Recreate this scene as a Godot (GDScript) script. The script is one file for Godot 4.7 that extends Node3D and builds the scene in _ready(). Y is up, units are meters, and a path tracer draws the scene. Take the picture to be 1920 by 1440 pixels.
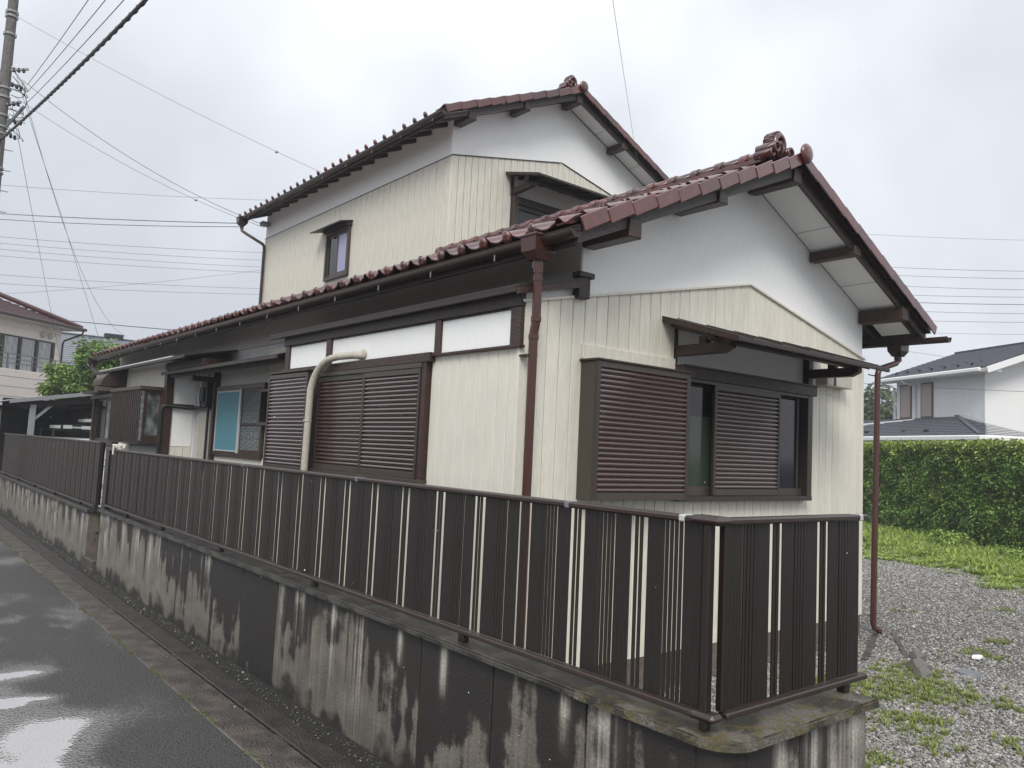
extends Node3D

var mats := {}
var box_cache := {}
var rng := RandomNumberGenerator.new()

# ---------------------------------------------------------------- helpers
func lin(r: float, g: float, b: float) -> Color:
	return Color(r, g, b).linear_to_srgb()

func noise(freq: float, seed_: int, oct := 4, kind := FastNoiseLite.TYPE_SIMPLEX_SMOOTH) -> FastNoiseLite:
	var n := FastNoiseLite.new()
	n.noise_type = kind
	n.frequency = freq
	n.seed = seed_
	n.fractal_octaves = oct
	return n

func tone_image(size: int, freq: float, seed_: int, lo: float, hi: float, oct := 4) -> Image:
	var im := noise(freq, seed_, oct).get_seamless_image(size, size)
	im.convert(Image.FORMAT_L8)
	var d := im.get_data()
	var out := PackedByteArray()
	out.resize(d.size())
	for i in d.size():
		out[i] = int(255.0 * lerpf(lo, hi, d[i] / 255.0))
	return Image.create_from_data(size, size, false, Image.FORMAT_L8, out)

func tone(size: int, freq: float, seed_: int, lo: float, hi: float, oct := 4) -> ImageTexture:
	return ImageTexture.create_from_image(tone_image(size, freq, seed_, lo, hi, oct))

func bump(size: int, freq: float, seed_: int, depth: float, oct := 4) -> ImageTexture:
	var im := noise(freq, seed_, oct).get_seamless_image(size, size)
	im.convert(Image.FORMAT_RGBA8)
	im.bump_map_to_normal_map(depth)
	return ImageTexture.create_from_image(im)

func mat(called: String, c: Color, rough: float, tex: Texture2D = null, scale := Vector3.ONE, nrm: Texture2D = null, nscale := 1.0, spec := 0.5) -> StandardMaterial3D:
	var m := StandardMaterial3D.new()
	m.resource_name = called
	m.albedo_color = c
	m.roughness = rough
	m.metallic_specular = spec
	if tex or nrm:
		m.uv1_triplanar = true
		m.uv1_world_triplanar = true
		m.uv1_scale = scale
	if tex:
		m.albedo_texture = tex
	if nrm:
		m.normal_enabled = true
		m.normal_texture = nrm
		m.normal_scale = nscale
	mats[called] = m
	return m

func tri(s: SurfaceTool, a: Vector3, b: Vector3, c: Vector3) -> void:
	s.add_vertex(a); s.add_vertex(c); s.add_vertex(b)

func quad(s: SurfaceTool, a: Vector3, b: Vector3, c: Vector3, d: Vector3) -> void:
	tri(s, a, b, c); tri(s, a, c, d)

func begin() -> SurfaceTool:
	var s := SurfaceTool.new()
	s.begin(Mesh.PRIMITIVE_TRIANGLES)
	s.set_smooth_group(-1)
	return s

func done(s: SurfaceTool) -> ArrayMesh:
	s.generate_normals()
	return s.commit()

func add_bevel(s: SurfaceTool, size: Vector3, b: float, xf := Transform3D.IDENTITY) -> void:
	var h := size * 0.5
	b = minf(b, minf(h.x, minf(h.y, h.z)) * 0.9)
	var axes := [Vector3.AXIS_X, Vector3.AXIS_Y, Vector3.AXIS_Z]
	for ax in 3:
		var u := (ax + 1) % 3
		var v := (ax + 2) % 3
		for sg in [-1.0, 1.0]:
			var pts := []
			for q in [[-1, -1], [1, -1], [1, 1], [-1, 1]]:
				var p := Vector3.ZERO
				p[ax] = sg * h[ax]
				p[u] = q[0] * (h[u] - b)
				p[v] = q[1] * (h[v] - b)
				pts.append(xf * p)
			if sg > 0:
				quad(s, pts[0], pts[1], pts[2], pts[3])
			else:
				quad(s, pts[3], pts[2], pts[1], pts[0])
		if b <= 0.0:
			continue
		for su in [-1.0, 1.0]:
			for sv in [-1.0, 1.0]:
				var e := []
				for q in [[-1, 0], [1, 0], [1, 1], [-1, 1]]:
					var p := Vector3.ZERO
					p[ax] = q[0] * (h[ax] - b)
					p[u] = su * (h[u] if q[1] == 0 else h[u] - b)
					p[v] = sv * (h[v] - b if q[1] == 0 else h[v])
					e.append(xf * p)
				if su * sv > 0:
					quad(s, e[0], e[1], e[2], e[3])
				else:
					quad(s, e[3], e[2], e[1], e[0])
	if b > 0.0:
		for sx in [-1.0, 1.0]:
			for sy in [-1.0, 1.0]:
				for sz in [-1.0, 1.0]:
					var a := xf * Vector3(sx * h.x, sy * (h.y - b), sz * (h.z - b))
					var c := xf * Vector3(sx * (h.x - b), sy * h.y, sz * (h.z - b))
					var d := xf * Vector3(sx * (h.x - b), sy * (h.y - b), sz * h.z)
					if sx * sy * sz > 0:
						tri(s, a, c, d)
					else:
						tri(s, a, d, c)

func box_mesh(size: Vector3, b: float) -> Mesh:
	var key := "%.4f %.4f %.4f %.4f" % [size.x, size.y, size.z, b]
	if not box_cache.has(key):
		var s := begin()
		add_bevel(s, size, b)
		box_cache[key] = done(s)
	return box_cache[key]

func part(called: String, mesh: Mesh, m: Material, parent: Node, pos := Vector3.ZERO, basis_ := Basis.IDENTITY) -> MeshInstance3D:
	var o := MeshInstance3D.new()
	o.name = called
	o.mesh = mesh
	o.material_override = m
	o.transform = Transform3D(basis_, pos)
	parent.add_child(o, true)
	return o

func bx(called: String, parent: Node, size: Vector3, pos: Vector3, m: Material, b := 0.003, basis_ := Basis.IDENTITY) -> MeshInstance3D:
	return part(called, box_mesh(size, b), m, parent, pos, basis_)

# box given by two opposite corners
func bc(called: String, parent: Node, a: Vector3, c: Vector3, m: Material, b := 0.003) -> MeshInstance3D:
	return bx(called, parent, (c - a).abs(), (a + c) * 0.5, m, b)

func thing(called: String, label: String, category: String, group := "", at := Vector3.ZERO) -> Node3D:
	var o := Node3D.new()
	o.name = called
	o.position = at
	add_child(o, true)
	return tag(o, label, category, group)

func tag(o: Node3D, label: String, category: String, group := "") -> Node3D:
	o.set_meta("label", label)
	o.set_meta("category", category)
	if group != "":
		o.set_meta("group", group)
	return o

func struct(o: Node3D) -> Node3D:
	o.set_meta("kind", "structure")
	return o

func stuff(o: Node3D) -> Node3D:
	o.set_meta("kind", "stuff")
	return o

# polygon in (x, y), extruded along z from 0 to depth
func prism(poly: PackedVector2Array, depth: float) -> ArrayMesh:
	var s := begin()
	add_prism(s, poly, depth, Transform3D.IDENTITY)
	return done(s)

func add_prism(s: SurfaceTool, poly: PackedVector2Array, depth: float, xf: Transform3D) -> void:
	if not Geometry2D.is_polygon_clockwise(poly):
		pass
	else:
		poly = poly.duplicate()
		poly.reverse()
	var idx := Geometry2D.triangulate_polygon(poly)
	for i in range(0, idx.size(), 3):
		var a := poly[idx[i]]
		var b := poly[idx[i + 1]]
		var c := poly[idx[i + 2]]
		if (b - a).cross(c - a) < 0:
			var t := b
			b = c
			c = t
		tri(s, xf * Vector3(a.x, a.y, depth), xf * Vector3(b.x, b.y, depth), xf * Vector3(c.x, c.y, depth))
		tri(s, xf * Vector3(a.x, a.y, 0), xf * Vector3(c.x, c.y, 0), xf * Vector3(b.x, b.y, 0))
	for i in poly.size():
		var p := poly[i]
		var q := poly[(i + 1) % poly.size()]
		quad(s, xf * Vector3(p.x, p.y, 0), xf * Vector3(q.x, q.y, 0), xf * Vector3(q.x, q.y, depth), xf * Vector3(p.x, p.y, depth))

# faces -x: local x runs along world z
const LEFT := Basis(Vector3(0, 0, 1), Vector3(0, 1, 0), Vector3(-1, 0, 0))

func add_tube(s: SurfaceTool, pts: PackedVector3Array, r: float, sides := 8, r2 := -1.0, cap := true) -> void:
	var rings := []
	var side := Vector3.ZERO
	for i in pts.size():
		var d := (pts[mini(i + 1, pts.size() - 1)] - pts[maxi(i - 1, 0)]).normalized()
		if side == Vector3.ZERO:
			side = d.cross(Vector3.UP if absf(d.y) < 0.9 else Vector3.RIGHT).normalized()
		side = (side - d * side.dot(d)).normalized()
		var up := side.cross(d)
		var rr := r if r2 < 0 else lerpf(r, r2, float(i) / (pts.size() - 1))
		var ring := PackedVector3Array()
		for k in sides:
			var a := TAU * k / sides
			ring.append(pts[i] + (side * cos(a) + up * sin(a)) * rr)
		rings.append(ring)
	for i in rings.size() - 1:
		for k in sides:
			var k2 := (k + 1) % sides
			quad(s, rings[i][k], rings[i][k2], rings[i + 1][k2], rings[i + 1][k])
	if cap:
		for k in range(1, sides - 1):
			tri(s, rings[0][0], rings[0][k + 1], rings[0][k])
			tri(s, rings[-1][0], rings[-1][k], rings[-1][k + 1])

func tube(pts: PackedVector3Array, r: float, sides := 8, r2 := -1.0) -> ArrayMesh:
	var s := begin()
	s.set_smooth_group(1)
	add_tube(s, pts, r, sides, r2, false)
	s.generate_normals()
	return s.commit()

func arc_points(a: Vector3, corner: Vector3, b: Vector3, n: int) -> PackedVector3Array:
	var out := PackedVector3Array()
	for i in n + 1:
		var t := float(i) / n
		out.append(a.lerp(corner, t).lerp(corner.lerp(b, t), t))
	return out

func sag(a: Vector3, b: Vector3, drop: float, n := 18) -> PackedVector3Array:
	var out := PackedVector3Array()
	for i in n + 1:
		var t := float(i) / n
		out.append(a.lerp(b, t) - Vector3(0, drop * 4 * t * (1 - t), 0))
	return out

func many(called: String, mesh: Mesh, m: Material, xfs: Array, parent: Node = self, colors := PackedColorArray()) -> MultiMeshInstance3D:
	var mm := MultiMesh.new()
	mm.transform_format = MultiMesh.TRANSFORM_3D
	mm.use_colors = colors.size() > 0
	mm.mesh = mesh
	mm.instance_count = xfs.size()
	for i in xfs.size():
		mm.set_instance_transform(i, xfs[i])
		if mm.use_colors:
			mm.set_instance_color(i, colors[i])
	var o := MultiMeshInstance3D.new()
	o.name = called
	o.multimesh = mm
	o.material_override = m
	parent.add_child(o, true)
	return o

# ---------------------------------------------------------------- scene
func _ready() -> void:
	rng.seed = 7
	var cam := Camera3D.new()
	cam.name = "camera"
	cam.fov = 51.93
	cam.far = 400.0
	cam.near = 0.05
	cam.transform = Transform3D(Basis.from_euler(Vector3(deg_to_rad(4.813), deg_to_rad(-39.183), deg_to_rad(2.683))), Vector3(-4.279, 1.75, 4.447))
	add_child(cam)
	cam.current = true
	var env := Environment.new()
	var sky := Sky.new()
	var sm := ProceduralSkyMaterial.new()
	sm.sky_top_color = Color(1.07, 1.08, 1.10)
	sm.sky_horizon_color = Color(0.64, 0.658, 0.688)
	sm.sky_curve = 2.2
	sm.sky_energy_multiplier = 1.0
	sm.ground_bottom_color = Color(0.3, 0.3, 0.3)
	sm.ground_horizon_color = Color(0.72, 0.74, 0.77)
	sm.ground_curve = 0.05
	var cl := noise(0.006, 21, 5).get_seamless_image(1024, 512)
	cl.convert(Image.FORMAT_RGBA8)
	var cd := cl.get_data()
	for i in range(0, cd.size(), 4):
		var v := cd[i] / 255.0
		cd[i] = 255; cd[i + 1] = 255; cd[i + 2] = 255
		cd[i + 3] = int(clampf((v - 0.30) * 0.42, 0.0, 0.20) * 255)
	sm.sky_cover = ImageTexture.create_from_image(Image.create_from_data(1024, 512, false, Image.FORMAT_RGBA8, cd))
	sm.sky_cover_modulate = Color(1, 1, 1, 1)
	sky.sky_material = sm
	env.background_mode = Environment.BG_SKY
	env.sky = sky
	env.tonemap_mode = Environment.TONE_MAPPER_LINEAR
	env.tonemap_exposure = 1.62
	env.sdfgi_enabled = true
	env.ssao_enabled = true
	env.ssil_enabled = true
	env.fog_enabled = true
	env.fog_density = 0.0016
	env.fog_light_color = Color(0.86, 0.88, 0.91)
	var we := WorldEnvironment.new()
	we.name = "world_environment"
	we.environment = env
	add_child(we)
	var sun := DirectionalLight3D.new()
	sun.name = "sun"
	sun.light_energy = 0.5
	sun.light_color = Color(1.0, 0.985, 0.96)
	sun.light_angular_distance = 25.0
	sun.shadow_enabled = true
	sun.rotation = Vector3(deg_to_rad(-44), deg_to_rad(-44), 0)
	add_child(sun)
	make_materials()
	make_ground()
	make_house()
	make_walls_and_fences()
	make_left_background()
	make_right_background()
	make_lot()
	make_cables()
	make_rain()

# ---------------------------------------------------------------- materials
func make_materials() -> void:
	var fine := bump(256, 0.05, 3, 6.0, 3)
	var speck := bump(512, 0.16, 5, 9.0, 2)
	var soft := tone(512, 0.012, 8, 0.955, 1.0)
	var speck_tone := tone(256, 0.06, 10, 0.6, 1.0, 3)
	var streak := tone(512, 0.02, 12, 0.80, 1.0, 5)
	var grain := bump(512, 0.06, 15, 7.0, 4)
	mat("white_plaster", Color(0.955, 0.96, 0.96), 0.75, tone(512, 0.02, 17, 0.975, 1.0, 5), Vector3(2.0, 0.5, 2.0))
	mat("fieldstone", Color(0.50, 0.49, 0.48), 0.8, speck_tone, Vector3(4, 4, 4))
	mat("felt", Color(0.20, 0.19, 0.18), 0.9)
	mat("old_plaster", Color(0.80, 0.80, 0.795), 0.75, soft, Vector3(0.5, 0.5, 0.5), fine, 0.25)
	mat("beige_paint", Color(0.892, 0.878, 0.825), 0.5, tone(512, 0.02, 18, 0.93, 1.0, 5), Vector3(1.6, 0.22, 1.6), grain, 0.10)
	mat("beige_paint_b", Color(0.878, 0.863, 0.808), 0.52, tone(512, 0.02, 19, 0.92, 1.0, 5), Vector3(1.9, 0.22, 1.9), grain, 0.12)
	mat("beige_stained", Color(0.882, 0.87, 0.82), 0.55, tone(512, 0.02, 13, 0.88, 1.0, 5), Vector3(2.4, 0.25, 2.4), grain, 0.10)
	mat("beige_rough", Color(0.88, 0.87, 0.822), 0.5, soft, Vector3(1.3, 0.5, 1.3), bump(512, 0.14, 31, 5.0, 3), 0.08)
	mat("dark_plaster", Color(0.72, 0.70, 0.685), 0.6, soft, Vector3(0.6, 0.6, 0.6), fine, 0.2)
	mat("brown_wood", Color(0.255, 0.175, 0.15), 0.40, streak, Vector3(1.2, 1.2, 1.2), grain, 0.4)
	mat("dark_wood", Color(0.215, 0.165, 0.15), 0.45, streak, Vector3(1.2, 1.2, 1.2), grain, 0.4)
	mat("weathered_wood", Color(0.40, 0.375, 0.365), 0.6, streak, Vector3(1.5, 4, 1.5), grain, 0.6)
	mat("bronze_frame", Color(0.215, 0.185, 0.165), 0.38)
	mat("bronze_frame_b", Color(0.265, 0.235, 0.215), 0.42)
	mat("shutter_slat", Color(0.275, 0.185, 0.17), 0.24)
	mats.shutter_slat.clearcoat_enabled = true
	mats.shutter_slat.clearcoat = 0.8
	mats.shutter_slat.clearcoat_roughness = 0.2
	mats.shutter_slat.metallic_specular = 0.9
	mat("gutter_brown", Color(0.215, 0.16, 0.14), 0.30)
	mat("pipe_brown", Color(0.285, 0.175, 0.15), 0.28)
	for k in 5:
		var t := mat("tile_%d" % k, [Color(0.385, 0.16, 0.142), Color(0.345, 0.14, 0.125), Color(0.42, 0.185, 0.16), Color(0.315, 0.14, 0.125), Color(0.39, 0.18, 0.165)][k], 0.30, tone(256, 0.02, 90 + k, 0.72, 1.0, 4), Vector3(2.2, 2.2, 2.2), null, 1.0, 0.6)
		t.clearcoat_enabled = true
		t.clearcoat = 0.5
		t.clearcoat_roughness = 0.12
	var g := mat("dark_glass", Color(0.05, 0.06, 0.065), 0.05, null, Vector3.ONE, null, 1.0, 0.5)
	g.metallic = 0.0
	mat("green_glass", Color(0.21, 0.245, 0.21), 0.10)
	mat("navy_glass", Color(0.105, 0.115, 0.15), 0.08)
	mat("lilac_glass", Color(0.58, 0.58, 0.72), 0.12)
	mat("frosted_glass", Color(0.60, 0.63, 0.645), 0.25, tone(256, 0.02, 60, 0.72, 1.0), Vector3(2.5, 2.5, 2.5), bump(256, 0.045, 61, 22.0, 2), 1.4)
	mat("milk_glass", Color(0.56, 0.59, 0.585), 0.15, tone(256, 0.012, 64, 0.35, 1.0), Vector3(1.3, 0.9, 1.3))
	mat("teal_screen", Color(0.33, 0.545, 0.60), 0.6, soft, Vector3(2, 2, 2))
	mat("aluminium", Color(0.72, 0.73, 0.73), 0.38)
	mat("cream_plastic", Color(0.775, 0.755, 0.70), 0.45, tone(256, 0.02, 66, 0.84, 1.0), Vector3(4, 4, 4))
	mat("vinyl_white", Color(0.90, 0.90, 0.90), 0.4)
	mat("canopy_metal", Color(0.20, 0.16, 0.148), 0.5, streak, Vector3(2, 2, 2))
	mat("foundation", Color(0.46, 0.42, 0.385), 0.85, streak, Vector3(0.9, 0.9, 0.9), speck, 0.5)
	mat("fence_board", Color(0.125, 0.10, 0.09), 0.42, streak, Vector3(4, 0.3, 4))
	mat("fence_slat", Color(0.145, 0.11, 0.095), 0.40, streak, Vector3(5, 0.3, 5))
	mat("fence_rail", Color(0.20, 0.155, 0.14), 0.34)
	mat("black_plastic", Color(0.09, 0.09, 0.095), 0.45)
	mat("clear_plastic", Color(0.70, 0.74, 0.75), 0.2)
	# cap of the retaining wall: dark wet concrete with ochre moss
	var capm := mat("wall_cap", Color(1, 1, 1), 0.55, null, Vector3.ONE, null)
	var ci := tone_image(512, 0.01, 71, 0.0, 1.0, 5).get_data()
	var cf := tone_image(512, 0.12, 72, 0.0, 1.0, 3).get_data()
	var cm := tone_image(512, 0.028, 73, 0.0, 1.0, 5).get_data()
	var co := PackedByteArray()
	co.resize(512 * 512 * 3)
	for i in 512 * 512:
		var base := Color(0.28, 0.275, 0.265).lerp(Color(0.17, 0.16, 0.15), smoothstep(0.35, 0.65, ci[i] / 255.0))
		base = base.lerp(Color(0.34, 0.31, 0.20), smoothstep(0.60, 0.78, cm[i] / 255.0) * 0.4)
		base *= 0.72 + 0.5 * cf[i] / 255.0
		co[i * 3] = base.r8; co[i * 3 + 1] = base.g8; co[i * 3 + 2] = base.b8
	capm.albedo_texture = ImageTexture.create_from_image(Image.create_from_data(512, 512, false, Image.FORMAT_RGB8, co))
	capm.uv1_triplanar = true
	capm.uv1_world_triplanar = true
	capm.uv1_scale = Vector3(0.8, 0.8, 0.8)
	capm.normal_enabled = true
	capm.normal_texture = speck
	capm.normal_scale = 0.14
	# moss on the corner of the cap
	var mo := capm.duplicate() as StandardMaterial3D
	var co2 := PackedByteArray()
	co2.resize(512 * 512 * 3)
	for i in 512 * 512:
		var base := Color(0.40, 0.385, 0.36).lerp(Color(0.22, 0.205, 0.18), smoothstep(0.35, 0.65, ci[i] / 255.0))
		base = base.lerp(Color(0.36, 0.32, 0.18), smoothstep(0.44, 0.74, cm[i] / 255.0 * 0.75 + cf[i] / 255.0 * 0.25) * 0.75)
		base *= 0.72 + 0.5 * cf[i] / 255.0
		co2[i * 3] = base.r8; co2[i * 3 + 1] = base.g8; co2[i * 3 + 2] = base.b8
	mo.albedo_texture = ImageTexture.create_from_image(Image.create_from_data(512, 512, false, Image.FORMAT_RGB8, co2))
	mats["wall_cap_moss"] = mo
	# drain slabs
	mat("drain_slab", Color(0.375, 0.345, 0.32), 0.5, tone(512, 0.012, 81, 0.55, 1.0, 6), Vector3(0.7, 0.7, 0.7), speck, 0.5)
	mat("drain_slab_b", Color(0.255, 0.23, 0.215), 0.45, tone(512, 0.012, 82, 0.55, 1.0, 6), Vector3(0.7, 0.7, 0.7), speck, 0.5)
	mat("dirt_strip", Color(0.20, 0.19, 0.175), 0.8, tone(512, 0.1, 83, 0.5, 1.0, 4), Vector3(1.2, 1.2, 1.2), speck, 1.0)
	mat("leaf_green", Color(1, 1, 1), 0.5)
	mats.leaf_green.vertex_color_use_as_albedo = true
	mats.leaf_green.backlight_enabled = true
	mats.leaf_green.backlight = Color(0.5, 0.55, 0.25)
	mat("bark", Color(0.30, 0.255, 0.22), 0.9, streak, Vector3(3, 1, 3), grain, 0.8)
	mat("hedge_core", Color(0.30, 0.37, 0.20), 0.95)
	mat("stone_tint", Color(1, 1, 1), 0.6)
	mats.stone_tint.vertex_color_use_as_albedo = true
	mat("cable_black", Color(0.16, 0.16, 0.18), 0.5)
	mat("cable_grey", Color(0.33, 0.33, 0.38), 0.5)
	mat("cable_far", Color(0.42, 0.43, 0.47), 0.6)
	mat("pole_concrete", Color(0.44, 0.43, 0.42), 0.8, streak, Vector3(2, 0.4, 2), fine, 0.4)
	mat("galvanised", Color(0.55, 0.56, 0.57), 0.45)
	# retaining wall: one strip of stained concrete, laid along the wall by its own UVs
	var W := 2048
	var H := 192
	var n1 := noise(0.011, 101, 4).get_image(W, 4); n1.convert(Image.FORMAT_L8)
	var drip := noise(0.035, 102, 3).get_image(W, 4); drip.convert(Image.FORMAT_L8)
	var fines := noise(0.16, 103, 3).get_image(W, 4); fines.convert(Image.FORMAT_L8)
	var blot := noise(0.014, 104, 5).get_image(W, H); blot.convert(Image.FORMAT_L8)
	var gr := noise(0.22, 105, 3).get_image(W, H); gr.convert(Image.FORMAT_L8)
	var a1 := n1.get_data()
	var a2 := drip.get_data()
	var a3 := fines.get_data()
	var a4 := blot.get_data()
	var a5 := gr.get_data()
	# white runs of lime: [place along the strip in metres from its near end, width, length]
	var lime := [[0.57, 0.06, 0.6], [0.80, 0.03, 0.3], [1.70, 0.03, 0.35], [2.12, 0.03, 0.3], [2.55, 0.035, 0.7], [2.62, 0.012, 0.8], [2.92, 0.03, 0.6], [3.37, 0.025, 0.45], [3.47, 0.022, 0.42], [3.70, 0.035, 0.45], [5.25, 0.03, 0.45], [5.33, 0.012, 0.6],
		[6.7, 0.02, 0.4], [7.02, 0.06, 0.6], [7.5, 0.04, 0.5], [7.58, 0.02, 0.8], [8.15, 0.07, 0.5], [8.7, 0.03, 0.4], [8.95, 0.09, 0.75], [9.22, 0.04, 0.7], [9.75, 0.04, 0.4], [9.98, 0.05, 0.7], [10.15, 0.06, 0.75], [10.3, 0.05, 0.8]]
	var data := PackedByteArray()
	data.resize(W * H * 3)
	var span := 10.4
	# how the panels differ: [end of the panel along the strip, how far its growth hangs]
	var grown := [[0.68, 0.34], [1.30, 0.52], [1.92, 0.72], [2.57, 0.46], [3.19, 0.30], [3.80, 0.32], [4.47, 1.15], [5.17, 0.85], [5.79, 0.42], [6.47, 0.55], [7.17, 0.20], [7.90, 0.14], [8.57, 0.18], [9.35, 0.16], [99.0, 0.30]]
	for x in W:
		var sm := float(x) / W * span
		var p := a1[x] / 255.0
		var d := a2[x] / 255.0
		var f := a3[x] / 255.0
		# how far the black growth hangs down from the cap
		var hang := 0.0
		for q in grown:
			if sm < q[0]:
				hang = q[1]
				break
		hang = clampf(hang + 0.55 * (p - 0.5) + 0.62 * (d - 0.5) + 0.12 * (f - 0.5), 0.03, 1.4)
		var w := 0.0
		var wl := 0.3
		for l in lime:
			var k: float = exp(-pow((sm - l[0]) / l[1], 2.0))
			if k > w:
				w = k
				wl = l[2]
		var light := clampf(0.25 + 1.1 * (f - 0.35) + 0.5 * smoothstep(5.8, 6.8, sm), 0.0, 1.0)
		for y in H:
			var v := float(y) / H            # 0 at the top
			var i := y * W + x
			var b := a4[i] / 255.0
			var gn := a5[i] / 255.0
			var c := Color(0.35, 0.33, 0.305).lerp(Color(0.51, 0.49, 0.46), light * 0.55 + (b - 0.4) * 0.7)
			var white := w * clampf(0.15 + 1.35 * (f - 0.15) + 0.9 * (b - 0.5), 0.0, 1.0) * (1.0 - smoothstep(wl * 0.45, wl * 1.25, v + (b - 0.5) * 0.3)) * smoothstep(0.0, 0.08, v + 0.04)
			var dark := (1.0 - smoothstep(hang - 0.06 - 0.20 * b, hang + 0.05, v + (b - 0.5) * 0.55 + (gn - 0.5) * 0.10)) * (1.0 - clampf(white * 1.4, 0.0, 1.0))
			c = c.lerp(Color(0.135, 0.125, 0.118), dark * (0.80 + 0.25 * gn))
			# brown runs beside the white ones
			var run := smoothstep(0.62, 0.72, d) * smoothstep(0.1, 0.25, v) * (1.0 - smoothstep(0.45, 0.75, v + b * 0.2))
			c = c.lerp(Color(0.17, 0.135, 0.115), run * 0.75 * (1.0 - white))
			c = c.lerp(Color(0.74, 0.73, 0.70), white * 0.8)
			# damp dark foot
			c = c.lerp(Color(0.12, 0.115, 0.105), smoothstep(0.78, 0.97, v + (b - 0.5) * 0.35 + (p - 0.5) * 0.25) * 0.85)
			c *= 0.86 + 0.28 * gn
			data[i * 3] = c.r8; data[i * 3 + 1] = c.g8; data[i * 3 + 2] = c.b8
	var wm := mat("stained_concrete", Color(1, 1, 1), 0.6)
	wm.albedo_texture = ImageTexture.create_from_image(Image.create_from_data(W, H, false, Image.FORMAT_RGB8, data))
	var rough := noise(0.3, 107, 3).get_image(W, H)
	rough.convert(Image.FORMAT_RGBA8)
	rough.bump_map_to_normal_map(3.0)
	wm.normal_enabled = true
	wm.normal_texture = ImageTexture.create_from_image(rough)
	wm.normal_scale = 0.18
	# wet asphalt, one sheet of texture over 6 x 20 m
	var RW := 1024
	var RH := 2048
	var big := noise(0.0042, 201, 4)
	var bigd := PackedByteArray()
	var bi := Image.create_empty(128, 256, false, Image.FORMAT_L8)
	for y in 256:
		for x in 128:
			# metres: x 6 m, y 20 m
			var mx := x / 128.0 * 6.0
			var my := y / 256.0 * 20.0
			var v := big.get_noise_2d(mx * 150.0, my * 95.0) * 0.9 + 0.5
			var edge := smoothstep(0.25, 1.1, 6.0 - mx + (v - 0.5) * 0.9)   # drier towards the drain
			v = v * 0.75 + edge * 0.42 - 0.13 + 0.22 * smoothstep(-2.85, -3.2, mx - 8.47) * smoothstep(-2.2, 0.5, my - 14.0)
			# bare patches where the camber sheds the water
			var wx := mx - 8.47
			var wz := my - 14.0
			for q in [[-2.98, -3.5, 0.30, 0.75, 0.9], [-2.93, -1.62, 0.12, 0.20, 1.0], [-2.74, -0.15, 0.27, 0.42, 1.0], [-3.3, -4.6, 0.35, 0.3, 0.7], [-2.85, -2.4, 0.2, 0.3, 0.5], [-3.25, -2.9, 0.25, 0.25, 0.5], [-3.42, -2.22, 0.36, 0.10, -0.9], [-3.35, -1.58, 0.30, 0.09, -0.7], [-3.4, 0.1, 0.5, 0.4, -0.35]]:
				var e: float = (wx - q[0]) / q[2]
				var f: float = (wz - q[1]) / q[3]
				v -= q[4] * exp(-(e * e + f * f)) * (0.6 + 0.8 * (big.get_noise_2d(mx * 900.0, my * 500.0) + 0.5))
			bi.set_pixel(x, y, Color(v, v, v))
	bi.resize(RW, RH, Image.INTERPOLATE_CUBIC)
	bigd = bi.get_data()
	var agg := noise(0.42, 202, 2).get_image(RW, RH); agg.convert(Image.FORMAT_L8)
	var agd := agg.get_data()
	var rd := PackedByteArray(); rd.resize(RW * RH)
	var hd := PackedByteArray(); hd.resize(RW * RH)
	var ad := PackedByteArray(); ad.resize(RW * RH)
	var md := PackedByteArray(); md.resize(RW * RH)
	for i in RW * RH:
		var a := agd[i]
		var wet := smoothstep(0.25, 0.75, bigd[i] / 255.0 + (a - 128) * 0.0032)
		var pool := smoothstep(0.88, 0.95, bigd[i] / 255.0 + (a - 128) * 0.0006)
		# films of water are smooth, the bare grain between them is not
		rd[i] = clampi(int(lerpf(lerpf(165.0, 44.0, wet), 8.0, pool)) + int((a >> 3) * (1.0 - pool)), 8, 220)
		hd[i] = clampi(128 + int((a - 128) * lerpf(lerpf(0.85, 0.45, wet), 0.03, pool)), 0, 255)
		ad[i] = clampi(int(lerpf(lerpf(46.0, 120.0, wet), 190.0, pool)) + (a >> 3), 0, 255)  # wet film and pools painted paler: reflected sky sheen put into the base colour
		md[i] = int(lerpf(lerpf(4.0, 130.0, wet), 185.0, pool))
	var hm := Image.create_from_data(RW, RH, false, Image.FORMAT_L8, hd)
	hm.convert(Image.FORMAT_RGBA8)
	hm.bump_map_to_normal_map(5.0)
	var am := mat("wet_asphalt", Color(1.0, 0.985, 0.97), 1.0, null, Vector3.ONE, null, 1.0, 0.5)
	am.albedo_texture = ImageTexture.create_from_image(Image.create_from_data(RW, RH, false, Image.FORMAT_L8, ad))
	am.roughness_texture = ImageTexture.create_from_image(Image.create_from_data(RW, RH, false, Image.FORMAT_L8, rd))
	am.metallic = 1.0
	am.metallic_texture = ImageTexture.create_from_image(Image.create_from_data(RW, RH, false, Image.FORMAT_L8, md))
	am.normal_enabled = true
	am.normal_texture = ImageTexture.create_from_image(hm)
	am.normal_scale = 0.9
	# gravel under the loose stones
	var gi := noise(0.09, 301, 2, FastNoiseLite.TYPE_CELLULAR).get_seamless_image(1024, 1024)
	gi.convert(Image.FORMAT_L8)
	var gl := tone_image(1024, 0.006, 302, 0.0, 1.0, 5).get_data()
	var gd := gi.get_data()
	var gc := PackedByteArray(); gc.resize(1024 * 1024 * 3)
	for i in 1024 * 1024:
		var v := gd[i] / 255.0
		var k := 0.36 + 0.42 * v
		var soil := smoothstep(0.55, 0.75, gl[i] / 255.0) * 0.5
		gc[i * 3] = int(255 * lerpf(k, 0.36, soil)); gc[i * 3 + 1] = int(255 * lerpf(k * 0.985, 0.33, soil)); gc[i * 3 + 2] = int(255 * lerpf(k * 0.98, 0.27, soil))
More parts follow.
